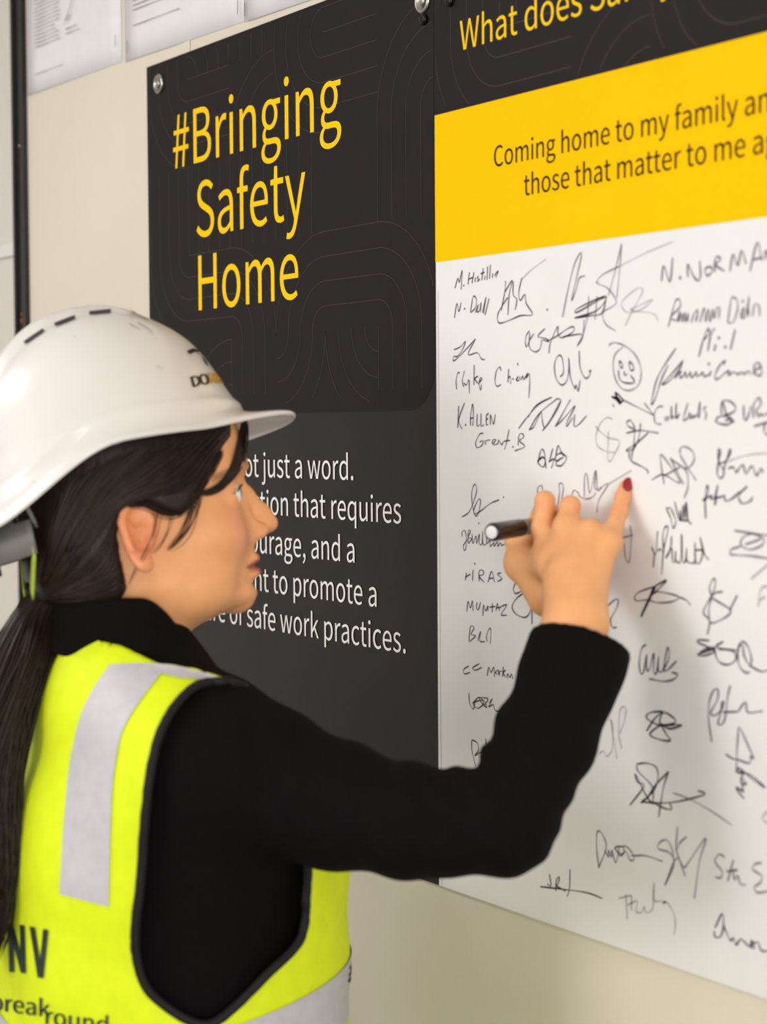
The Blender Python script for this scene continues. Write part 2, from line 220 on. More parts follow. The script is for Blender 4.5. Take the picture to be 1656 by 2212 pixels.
# ------------------------------------------------------------------ lettering (outline glyphs)
GLY = json.loads('''{"#":[194,[[39,27,35,0,42,0,49,0,56,0,59,27,63,53,66,80,83,80,100,80,118,80,114,53,111,27,108,0,115,0,122,0,129,0,132,27,136,53,139,80,151,80,163,80,175,80,175,88,175,95,175,102,164,102,153,102,141,102,144,122,146,141,149,160,160,160,171,160,183,160,183,168,183,175,183,182,172,182,162,182,151,182,154,206,157,230,160,254,153,254,146,254,139,254,136,230,133,206,130,182,113,182,95,182,78,182,81,206,84,230,87,254,80,254,73,254,67,254,63,230,60,206,57,182,46,182,34,182,22,182,22,175,22,168,22,160,33,160,44,160,55,160,53,141,50,122,48,102,36,102,25,102,14,102,14,95,14,88,14,80,24,80,35,80,45,80,42,53],[86,102,68,102,71,122,73,141,76,160,93,160,110,160,128,160,125,141,123,122,120,102,103,102]]],",":[97,[[24,-60,26,-67,58,-53,77,-27,77,7,77,30,67,44,50,44,37,44,26,36,26,22,26,8,37,-1,50,-1,51,-1,52,0,54,0,53,-21,40,-38,19,-48,21,-54]]],".":[97,[[36,-5,49,-5,61,-5,72,5,72,20,72,34,61,44,49,44,36,44,26,34,26,20,26,5]]],"A":[213,[[30,86,1,0,12,0,23,0,34,0,42,26,51,52,59,78,90,78,121,78,153,78,161,52,169,26,177,0,189,0,200,0,211,0,182,86,153,171,124,257,112,257,100,257,88,257,59,171],[93,104,67,104,71,117,75,130,79,144,89,173,97,200,105,230,106,230,106,230,106,230,115,201,123,173,132,144,136,130,141,117,145,104,119,104]]],"B":[230,[[35,86,35,0,63,0,90,0,117,0,174,0,214,25,214,75,214,110,193,131,162,137,162,137,162,138,162,138,186,146,200,168,200,194,200,239,163,257,111,257,86,257,61,257,35,257,35,171],[80,148,68,148,68,176,68,203,68,231,81,231,94,231,107,231,147,231,168,220,168,190,168,164,150,148,106,148,93,148],[83,26,68,26,68,58,68,90,68,123,83,123,97,123,112,123,158,123,182,108,182,76,182,42,157,26,112,26,97,26]]],"C":[223,[[68,-5,132,-5,165,-5,190,9,211,32,205,39,199,46,193,53,176,35,158,24,133,24,84,24,54,64,54,129,54,193,86,233,134,233,157,233,173,223,187,209,193,216,199,223,204,230,190,246,165,261,134,261,69,261,20,211,20,128,20,45]]],"D":[241,[[35,86,35,0,57,0,79,0,101,0,178,0,220,48,220,129,220,211,178,257,99,257,78,257,57,257,35,257,35,171],[77,27,68,27,68,95,68,162,68,230,77,230,87,230,97,230,157,230,187,194,187,129,187,64,157,27,97,27,87,27]]],"H":[255,[[35,86,35,0,46,0,57,0,68,0,68,40,68,81,68,121,107,121,147,121,187,121,187,81,187,40,187,0,198,0,209,0,220,0,220,86,220,171,220,257,209,257,198,257,187,257,187,221,187,185,187,149,147,149,107,149,68,149,68,185,68,221,68,257,57,257,46,257,35,257,35,171]]],"N":[253,[[35,86,35,0,46,0,56,0,66,0,66,45,66,90,66,135,66,162,63,189,62,215,62,215,63,215,63,215,73,197,82,180,91,162,122,108,153,54,185,0,196,0,207,0,218,0,218,86,218,171,218,257,208,257,197,257,187,257,187,212,187,168,187,123,187,97,189,68,192,42,191,42,190,42,190,42,181,60,171,77,162,95,131,149,100,203,68,257,57,257,46,257,35,257,35,171]]],"O":[260,[[65,-5,130,-5,194,-5,239,47,239,129,239,211,194,261,130,261,65,261,20,211,20,129,20,47],[176,24,130,24,84,24,54,65,54,129,54,193,84,233,130,233,176,233,206,193,206,129,206,65]]],"R":[222,[[82,135,68,135,68,167,68,199,68,230,82,230,96,230,111,230,151,230,173,218,173,185,173,151,151,135,111,135,96,135],[155,36,176,0,188,0,200,0,213,0,191,37,169,75,147,112,182,121,205,145,205,185,205,238,168,257,116,257,89,257,62,257,35,257,35,171,35,86,35,0,46,0,57,0,68,0,68,36,68,73,68,109,83,109,98,109,114,109,135,73]]],"S":[209,[[70,-5,106,-5,160,-5,194,28,194,68,194,106,171,124,141,137,129,142,116,147,104,153,84,161,62,171,62,196,62,218,81,233,110,233,133,233,152,224,168,209,174,216,179,223,185,230,167,248,140,261,110,261,63,261,29,233,29,193,29,156,57,138,81,127,93,122,105,117,118,111,142,100,161,92,161,65,161,41,141,24,107,24,80,24,54,36,36,56,30,48,23,41,17,33,39,10]]],"V":[201,[[55,86,82,0,95,0,107,0,120,0,147,86,174,171,201,257,190,257,179,257,168,257,155,210,141,164,127,118,118,88,112,63,102,33,102,33,101,33,101,33,91,63,85,88,76,118,62,164,48,210,34,257,23,257,12,257,0,257,28,171]]],"W":[307,[[45,86,63,0,76,0,89,0,102,0,115,52,127,103,140,155,144,175,149,194,153,213,153,213,154,213,154,213,159,194,162,175,167,155,180,103,193,52,206,0,219,0,232,0,245,0,263,86,280,171,298,257,288,257,277,257,267,257,258,210,249,164,239,117,235,89,230,62,225,34,225,34,224,34,223,34,217,62,211,90,205,117,193,164,181,210,169,257,160,257,150,257,140,257,128,210,116,164,104,117,98,89,92,62,86,34,86,34,85,34,85,34,79,62,75,89,69,117,60,164,51,210,42,257,31,257,20,257,9,257,27,171]]],"a":[197,[[44,-5,76,-5,99,-5,121,8,139,23,139,23,140,23,140,23,141,15,142,8,143,0,152,0,160,0,169,0,169,39,169,78,169,117,169,164,150,195,103,195,72,195,46,181,29,170,33,163,37,155,41,148,56,158,76,168,98,168,129,168,137,145,137,120,56,111,21,91,21,49,21,15],[103,21,85,21,66,21,51,30,51,51,51,76,73,92,137,99,137,81,137,64,137,46,119,30]]],"b":[216,[[98,-5,116,-5,159,-5,199,33,199,98,199,157,172,195,123,195,102,195,81,183,63,168,63,180,64,191,64,202,64,228,64,253,64,279,54,279,43,279,32,279,32,186,32,93,32,0,41,0,49,0,58,0,59,7,60,13,61,20,61,20,62,20,62,20,78,5],[142,22,111,22,98,22,81,27,64,42,64,75,64,109,64,142,82,159,99,168,115,168,151,168,165,140,165,98,165,51]]],"c":[179,[[57,-5,107,-5,130,-5,152,5,169,19,164,26,159,34,155,41,143,30,127,22,110,22,75,22,51,51,51,95,51,139,76,168,111,168,126,168,138,161,149,152,154,159,160,166,165,173,152,185,134,195,110,195,61,195,18,158,18,95,18,32]]],"d":[217,[[49,-5,97,-5,120,-5,140,8,155,22,155,22,155,22,156,22,157,15,158,7,159,0,167,0,176,0,185,0,185,93,185,186,185,279,174,279,163,279,153,279,153,254,153,230,153,206,153,195,154,184,154,173,138,187,123,195,101,195,57,195,19,157,19,95,19,32],[121,22,104,22,71,22,51,49,51,95,51,139,76,168,106,168,122,168,137,162,153,148,153,115,153,82,153,48,137,31]]],"e":[194,[[58,-5,109,-5,135,-5,155,4,172,15,168,22,164,29,160,36,146,27,131,21,113,21,77,21,52,47,50,88,92,88,135,88,178,88,179,92,179,99,179,106,179,160,152,195,103,195,60,195,18,157,18,95,18,32],[83,110,49,110,53,148,77,169,104,169,134,169,151,149,151,110,117,110]]],"f":[114,[[12,172,12,164,20,164,29,164,37,164,37,109,37,55,37,0,48,0,59,0,69,0,69,55,69,109,69,164,83,164,96,164,110,164,110,173,110,181,110,190,96,190,83,190,69,190,69,200,69,210,69,220,69,245,78,258,96,258,103,258,111,256,118,252,120,261,122,269,125,277,116,281,105,283,93,283,55,283,37,259,37,221,37,210,37,200,37,190,29,190,20,189,12,188,12,180]]],"g":[197,[[50,-88,96,-88,155,-88,193,-57,193,-22,193,10,170,23,126,23,114,23,101,23,89,23,63,23,56,32,56,44,56,55,61,61,68,67,76,63,87,60,96,60,135,60,166,86,166,126,166,143,159,157,150,166,163,166,176,166,189,166,189,174,189,182,189,190,167,190,145,190,123,190,116,193,107,195,96,195,58,195,25,169,25,127,25,104,37,86,50,76,50,76,50,75,50,75,40,68,29,55,29,39,29,24,36,14,46,8,46,7,46,7,46,6,28,-5,18,-20,18,-37,18,-69],[118,82,96,82,74,82,56,99,56,127,56,155,74,172,96,172,119,172,137,155,137,127,137,99],[138,-65,101,-65,66,-65,46,-53,46,-32,46,-21,51,-10,65,0,74,-2,83,-3,90,-3,101,-3,112,-3,123,-3,148,-3,161,-9,161,-27,161,-47]]],"h":[213,[[32,93,32,0,43,0,54,0,64,0,64,46,64,92,64,138,83,157,97,167,116,167,141,167,152,152,152,116,152,77,152,39,152,0,163,0,174,0,184,0,184,40,184,80,184,120,184,169,166,195,126,195,100,195,81,181,63,163,63,176,64,189,64,202,64,228,64,253,64,279,54,279,43,279,32,279,32,186]]],"i":[96,[[32,63,32,0,43,0,54,0,64,0,64,63,64,127,64,190,54,190,43,190,32,190,32,127],[36,229,48,229,61,229,70,238,70,251,70,263,61,271,48,271,36,271,27,263,27,251,27,238]]],"j":[96,[[1,-85,12,-85,50,-85,64,-61,64,-22,64,49,64,120,64,190,54,190,43,190,33,190,33,120,33,49,33,-22,33,-45,28,-59,9,-59,2,-59,-4,-57,-9,-56,-11,-64,-13,-72,-15,-80,-9,-83],[36,229,48,229,61,229,70,238,70,251,70,263,61,271,48,271,36,271,27,263,27,251,27,238]]],"k":[193,[[32,93,32,0,43,0,53,0,64,0,64,17,64,33,64,50,76,64,88,78,99,92,118,61,137,31,155,0,167,0,178,0,190,0,166,38,142,76,118,113,139,139,160,165,181,190,169,190,158,190,146,190,119,157,92,123,65,90,65,90,64,90,64,90,64,153,64,216,64,279,53,279,43,279,32,279,32,186]]],"l":[99,[[42,-5,66,-5,75,-5,80,-3,84,-2,83,6,81,15,80,23,76,22,75,22,73,22,68,22,64,26,64,36,64,117,64,198,64,279,54,279,43,279,32,279,32,198,32,118,32,38,32,11]]],"m":[324,[[32,63,32,0,43,0,54,0,64,0,64,46,64,92,64,138,82,158,98,167,112,167,136,167,147,152,147,116,147,77,147,39,147,0,158,0,169,0,179,0,179,46,179,92,179,138,197,158,213,167,227,167,251,167,263,152,263,116,263,77,263,39,263,0,273,0,284,0,294,0,294,40,294,80,294,120,294,169,276,195,237,195,214,195,194,180,174,159,166,181,151,195,121,195,99,195,79,181,62,162,62,162,62,162,62,162,61,172,60,181,58,190,50,190,41,190,32,190,32,127]]],"n":[214,[[32,63,32,0,43,0,54,0,64,0,64,46,64,92,64,138,83,157,97,167,116,167,141,167,152,152,152,116,152,77,152,39,152,0,163,0,174,0,184,0,184,40,184,80,184,120,184,169,166,195,126,195,100,195,80,181,62,162,62,162,62,162,62,162,61,172,60,181,58,190,50,190,41,190,32,190,32,127]]],"o":[212,[[60,-5,106,-5,153,-5,194,32,194,95,194,158,153,195,106,195,60,195,18,158,18,95,18,32],[139,22,106,22,73,22,51,51,51,95,51,139,73,168,106,168,139,168,161,139,161,95,161,51]]],"p":[217,[[32,10,32,-80,43,-80,54,-80,64,-80,64,-59,64,-37,64,-16,64,-5,64,6,63,18,81,3,99,-5,116,-5,159,-5,199,33,199,98,199,157,172,195,123,195,101,195,79,182,62,168,62,168,62,168,62,168,61,175,60,183,58,190,50,190,41,190,32,190,32,100],[142,22,111,22,98,22,81,27,64,42,64,75,64,109,64,142,83,159,99,168,115,168,151,168,165,140,165,98,165,51]]],"q":[217,[[153,-58,153,-80,163,-80,174,-80,185,-80,185,10,185,100,185,190,176,190,168,190,159,190,158,184,157,178,156,172,156,172,156,172,155,172,139,187,123,195,101,195,57,195,19,157,19,95,19,32,49,-5,97,-5,119,-5,139,7,154,22,154,11,153,-1,153,-13,153,-35],[121,22,104,22,71,22,51,49,51,95,51,139,76,168,106,168,122,168,137,162,153,148,153,115,153,82,153,48,137,31]]],"r":[136,[[32,63,32,0,43,0,54,0,64,0,64,41,64,81,64,122,77,154,96,166,112,166,120,166,124,165,131,163,133,172,135,182,137,191,131,194,125,195,116,195,95,195,76,180,62,155,62,155,62,155,62,155,61,167,60,179,58,190,50,190,41,190,32,190,32,127]]],"s":[164,[[55,-5,82,-5,127,-5,151,21,151,52,151,88,121,99,93,110,72,118,52,125,52,143,52,158,63,170,88,170,104,170,118,163,131,153,136,160,141,167,146,173,132,185,111,195,87,195,46,195,22,171,22,141,22,109,50,96,77,86,98,78,120,69,120,50,120,34,108,20,83,20,60,20,43,29,27,43,21,36,16,29,11,22,29,7]]],"t":[132,[[51,-5,92,-5,104,-5,116,-1,127,2,125,11,123,19,121,27,114,24,106,21,99,21,77,21,70,35,70,58,70,93,70,129,70,164,87,164,104,164,121,164,121,173,121,181,121,190,104,190,87,190,70,190,70,208,70,226,70,244,61,244,52,244,43,244,42,226,41,208,40,190,30,190,19,189,9,188,9,180,9,172,9,164,19,164,28,164,38,164,38,129,38,94,38,59,38,21]]],"u":[213,[[48,-5,88,-5,114,-5,133,9,151,30,151,30,151,30,152,30,152,20,153,10,154,0,163,0,172,0,181,0,181,63,181,127,181,190,170,190,159,190,149,190,149,145,149,100,149,55,131,33,117,23,97,23,72,23,62,38,62,74,62,112,62,151,62,190,51,190,40,190,29,190,29,150,29,110,29,70,29,21]]],"v":[182,[[50,63,73,0,86,0,98,0,111,0,133,63,155,127,178,190,167,190,157,190,146,190,134,154,122,118,110,82,105,63,98,44,93,26,92,26,92,26,91,26,85,44,79,63,74,82,62,118,50,154,38,190,27,190,16,190,5,190,27,127]]],"w":[281,[[45,63,62,0,75,0,87,0,99,0,108,34,117,68,126,102,131,120,135,138,139,157,140,157,141,157,141,157,146,138,149,120,154,103,163,68,172,34,181,0,194,0,207,0,220,0,237,63,255,127,272,190,261,190,251,190,241,190,232,153,222,117,213,80,209,62,206,45,202,27,201,27,201,27,200,27,195,45,191,62,187,80,177,117,167,153,157,190,146,190,136,190,126,190,116,153,106,117,96,80,91,62,87,45,83,27,83,27,82,27,82,27,78,45,74,62,70,80,61,117,51,153,42,190,31,190,20,190,9,190,27,127]]],"y":[182,[[27,-82,35,-82,73,-82,93,-53,106,-16,130,53,154,121,178,190,167,190,157,190,147,190,135,155,124,120,112,85,107,68,102,48,97,31,96,31,96,31,95,31,89,49,82,68,76,85,63,120,51,155,38,190,27,190,16,190,5,190,30,127,55,63,81,0,79,-5,78,-10,77,-15,69,-38,55,-56,34,-56,29,-56,23,-54,19,-53,17,-61,15,-70,13,-78,19,-81]]]}''')
def ink_bounds(s):
    x = 0; lo = 1e9; hi = -1e9
    for ch in s:
        if ch == ' ': x += 80; continue
        adv, sp = GLY[ch]
        for l in sp:
            xs = l[2::6]; lo = min(lo, x + min(xs)); hi = max(hi, x + max(xs))
        x += adv
    return lo, hi
def glyph_mesh(s):
    cu = bpy.data.curves.new('txt', 'CURVE'); cu.dimensions = '2D'; cu.fill_mode = 'FRONT'; cu.resolution_u = 6
    x = 0
    for ch in s:
        if ch == ' ': x += 80; continue
        adv, sp = GLY[ch]
        for l in sp:
            n = len(l) // 6; b = cu.splines.new('BEZIER'); b.bezier_points.add(n - 1); b.use_cyclic_u = True
            for i in range(n):
                q = l[6 * i:6 * i + 6]; p = b.bezier_points[i]
                p.handle_left_type = p.handle_right_type = 'FREE'
                p.handle_left = (x + q[0], q[1], 0); p.co = (x + q[2], q[3], 0); p.handle_right = (x + q[4], q[5], 0)
        x += adv
    o = bpy.data.objects.new('txt', cu); COL.objects.link(o)
    dg = bpy.context.evaluated_depsgraph_get(); me = bpy.data.meshes.new_from_object(o.evaluated_get(dg))
    vs = np.array([v.co[:] for v in me.vertices])[:, :2]; fs = [tuple(p.vertices) for p in me.polygons]
    bpy.data.objects.remove(o); bpy.data.curves.remove(cu); bpy.data.meshes.remove(me)
    return vs, fs
def walltext(s, pl, pr, m, parent, y, name='lettering', pb=None, shear=0):
    """lettering on the wall whose ink runs from frame point pl to pr along its baseline"""
    a = onwall(*pl, y); b = onwall(*pr, y); lo, hi = ink_bounds(s)
    k = (b[0] - a[0]) / (hi - lo); zb = .5 * (a[2] + b[2])
    vs, fs = glyph_mesh(s)
    P = [(a[0] + (p[0] - lo) * k, y, zb + p[1] * k) for p in vs]
    return mesh(name, P, fs, m, parent)

# ------------------------------------------------------------------ pen lines: flat ribbons on a plane
def catmull(pts, n=6):
    pts = np.asarray(pts, float)
    if len(pts) < 3: return pts
    P = np.vstack([2 * pts[0] - pts[1], pts, 2 * pts[-1] - pts[-2]]); out = []
    for i in range(1, len(P) - 2):
        p0, p1, p2, p3 = P[i - 1:i + 3]
        for t in np.linspace(0, 1, n, endpoint=False):
            out.append(.5 * (2 * p1 + (p2 - p0) * t + (2 * p0 - 5 * p1 + 4 * p2 - p3) * t * t + (3 * p1 - p0 - 3 * p2 + p3) * t ** 3))
    out.append(P[-2]); return np.array(out)
def ribbon(pts, w, taper=True):
    """2D polyline -> strip verts/faces; width swells a little along the stroke as a pen does"""
    pts = np.asarray(pts, float); keep = [0]
    for i in range(1, len(pts)):
        if np.linalg.norm(pts[i] - pts[keep[-1]]) > w * .15: keep.append(i)
    pts = pts[keep]
    if len(pts) < 2: pts = np.vstack([pts[0], pts[0] + [w * .3, 0]])
    d = np.gradient(pts, axis=0); d /= np.maximum(np.linalg.norm(d, axis=1, keepdims=True), 1e-9)
    nrm = np.stack([-d[:, 1], d[:, 0]], 1); n = len(pts)
    ww = np.full(n, w * .5)
    if taper and n > 6: ww *= .82 + .25 * np.sin(np.arange(n) * .55)
    L = pts + nrm * ww[:, None]; R = pts - nrm * ww[:, None]
    v = np.empty((2 * n, 2)); v[0::2] = L; v[1::2] = R
    f = [(2 * i, 2 * i + 1, 2 * i + 3, 2 * i + 2) for i in range(n - 1)]
    return v, f
def disc(c, r, n=10):
    return np.array([[c[0] + r * math.cos(2 * math.pi * k / n), c[1] + r * math.sin(2 * math.pi * k / n)] for k in range(n)]), [tuple(range(n))]
def flat(name, parts, y, m, parent):
    v = []; f = []
    for a, b in parts:
        o = len(v); v += [(p[0], y, p[1]) for p in a]; f += [tuple(i + o for i in q) for q in b]
    return mesh(name, v, f, m, parent)

# ------------------------------------------------------------------ dark banner board and signing board
X0, X1 = -2.3385, -1.6515
ZT, ZB = CAM[2] + .4915, CAM[2] - .484
BY = -.0045
b1 = empty('banner_board', (0, 0, 0)); tag(b1, 'dark charcoal banner board with large yellow title and white lettering', 'sign board')
def rbox(name, x0, x1, z0, z1, y0, y1, m, parent, r=0, corners=(0, 0, 0, 0), n=10):
    """slab with optional rounded corners in order bl, br, tr, tl"""
    pts = []
    for (cx, cz, a0, on) in ((x0, z0, 180, corners[0]), (x1, z0, 270, corners[1]), (x1, z1, 0, corners[2]), (x0, z1, 90, corners[3])):
        if not on: pts.append((cx, cz)); continue
        ox = cx + (r if a0 in (180, 90) else -r); oz = cz + (r if a0 in (180, 270) else -r)
        pts += [(ox + r * math.cos(math.radians(a0 + 90 * k / n)), oz + r * math.sin(math.radians(a0 + 90 * k / n))) for k in range(n + 1)]
    N = len(pts); v = [(p[0], y0, p[1]) for p in pts] + [(p[0], y1, p[1]) for p in pts]
    f = [tuple(range(N)), tuple(reversed(range(N, 2 * N)))] + [(i, N + i, N + (i + 1) % N, (i + 1) % N) for i in range(N)]
    return mesh(name, v, f, m, parent)
rbox('board_sheet', X0, X1 - .001, ZB, ZT, BY, 0, M['board_dark'], b1)
zp = onwall(770, 890)[2]
rbox('title_panel', X0 + .0005, X1 - .0035, zp, ZT - .0005, BY - .0003, BY, M['board_panel'], b1, r=.05, corners=(0, 1, 0, 0))
TY = BY - .0008
tt = dict(name='title_lettering')
walltext('#Bringing', (374.2, 357), (737, 279), M['text_yellow'], b1, TY, **tt)
walltext('Safety', (424.5, 512), (660, 470), M['text_yellow'], b1, TY, **tt)
walltext('Home', (429, 670.5), (644.5, 644), M['text_yellow'], b1, TY, **tt)
BT = [('not just a word.', (763, 1037), 'ot just a word.', 533), ('action that requires', (866, 1131), 'tion that requires', 561),
      ('courage, and a', (765.5, 1215.5), 'urage, and a', 564), ('commitment to promote a', (813, 1311), 'nt to promote a', 548),
      ('culture of safe work practices.', (876, 1411.5), None, None)]
# one type size for the whole paragraph, set by its last line
s_last = 'safe work practices.'; k0 = (onwall(877, 1411, TY)[0] - onwall(534, 1354, TY)[0]) / (ink_bounds(s_last)[1] - ink_bounds(s_last)[0])
for s, pr, _, _ in BT:
    b = onwall(*pr, TY); lo, hi = ink_bounds(s); vs, fs = glyph_mesh(s)
    mesh('body_lettering', [(b[0] + (p[0] - hi) * k0, TY, b[2] + p[1] * k0) for p in vs], fs, M['text_white'], b1)

# fine line pattern of the printed panels: tiles with nested arcs and bars
def tile(kind, u, z, s, lim):
    out = []
    def add(pts):
        pts = [p for p in pts if lim[0] < p[0] < lim[1] and lim[2] < p[1] < lim[3]]
        if len(pts) > 1: out.append(ribbon(pts, .00075, False))
    for k in range(4):
        t = k / 4 * s
        if kind == 'H': add([(u + q * s, z + s - t) for q in np.linspace(0, 1, 9)])
        if kind == 'V': add([(u + t, z + q * s) for q in np.linspace(0, 1, 9)])
        if kind[0] == 'A':
            r = (k + 1) / 4 * s; cx = u if 'l' in kind else u + s; cz = z if 'b' in kind else z + s
            sx = 1 if 'l' in kind else -1; sz = 1 if 'b' in kind else -1
            add([(cx + sx * r * math.cos(a), cz + sz * r * math.sin(a)) for a in np.linspace(0, math.pi / 2, 20)])
    return out
TS = .1134; UG = -2.3315; VG = CAM[2] + .4565
lim1 = (X0 + .002, X1 - .004, zp + .012, ZT - .002)
MAP1 = [['V', 'Abl', 'V', 'Abr', 'H', 'Atr'], ['Atr', 'H', 'Abr', 'Atr', 'H', 'Abr'], ['V', 'V', 'V', 'V', '.', 'V'],
        ['Atr', 'H', 'Abl', 'Abr', 'H', 'Abl'], ['H', 'Abr', 'V', 'Atl', 'Atr', 'V'], ['Abl', 'V', 'Atr', 'H', 'V', 'Atl']]
parts = []
for r_, row in enumerate(MAP1):
    for c_, kd in enumerate(row):
        if kd != '.': parts += tile(kd, UG + c_ * TS, VG - r_ * TS, TS, lim1)
pt = flat('line_pattern', parts, BY - .0006, M['pattern'], b1); pt['kind'] = 'stuff'

X2 = .15                                         # the signing board runs on past the right of the frame
b2 = empty('signing_board', (0, 0, 0)); tag(b2, 'white signing board with yellow band and dark header covered in pen signatures', 'sign board')
Y2 = -.0065
rbox('board_sheet', X1 + .0002, X2, ZB, ZT, Y2 + .0015, 0, M['edge'], b2)
zy1 = CAM[2] + .3295; zy0 = CAM[2] + .1765
rbox('white_panel', X1 + .0012, X2 - .001, ZB + .001, zy0, Y2, Y2 + .0015, M['white_board'], b2)
rbox('yellow_band', X1 + .0004, X2 - .001, zy0, zy1, Y2, Y2 + .0015, M['yellow'], b2)
rbox('dark_header', X1 + .0004, X2 - .001, zy1, ZT - .0005, Y2, Y2 + .0015, M['board_panel'], b2)
MAP2 = [['V', 'V', 'Abr', 'Atl', 'H', 'V', 'Abl', 'H', 'V', 'Atr', 'H', 'Abr', 'V', 'H', 'Atl'], ['Atr', 'H', 'Abr', 'Atr', 'H', 'Abr', 'V', 'H', 'Atl', 'V', 'Abl', 'H', 'V', 'Abr', 'H']]
parts = []
for r_, row in enumerate(MAP2):
    for c_, kd in enumerate(row):
        parts += tile(kd, X1 + .002 + c_ * TS, zy1 + .07 - r_ * TS, TS, (X1 + .002, X2 - .002, zy1 + .001, ZT - .002))
pt = flat('line_pattern', parts, Y2 - .0002, M['pattern'], b2); pt['kind'] = 'stuff'
T2 = Y2 - .0004
a_ = onwall(993, 107, T2); e_ = onwall(1256, 35, T2)
lo, hi = ink_bounds('What does'); k2 = (e_[0] - a_[0]) / (hi - lo); vs, fs = glyph_mesh('What does Safety')
mesh('header_lettering', [(a_[0] + (p[0] - lo) * k2, T2, .5 * (a_[2] + e_[2]) + p[1] * k2) for p in vs], fs, M['text_yellow'], b2)
a_ = onwall(1066.5, 361, T2); e_ = onwall(1593, 256, T2)
lo, hi = ink_bounds('Coming home to my family'); k2 = (e_[0] - a_[0]) / (hi - lo); vs, fs = glyph_mesh('Coming home to my family and')
mesh('band_lettering', [(a_[0] + (p[0] - lo) * k2, T2, a_[2] + p[1] * k2) for p in vs], fs, M['text_dark'], b2)
a_ = onwall(1131, 423, T2)
lo, hi = ink_bounds('those that matter'); vs, fs = glyph_mesh('those that matter to me again')
mesh('band_lettering', [(a_[0] + (p[0] - lo) * k2, T2, a_[2] + p[1] * k2) for p in vs], fs, M['text_dark'], b2)

flat('margin_line', [ribbon([(X1 + .0052 + .0012 * q, zy0 - .03 - q * (zy0 - .03 - ZB)) for q in np.linspace(0, 1, 20)], .0011, False)], Y2 - .0002, M['edge'], b2)
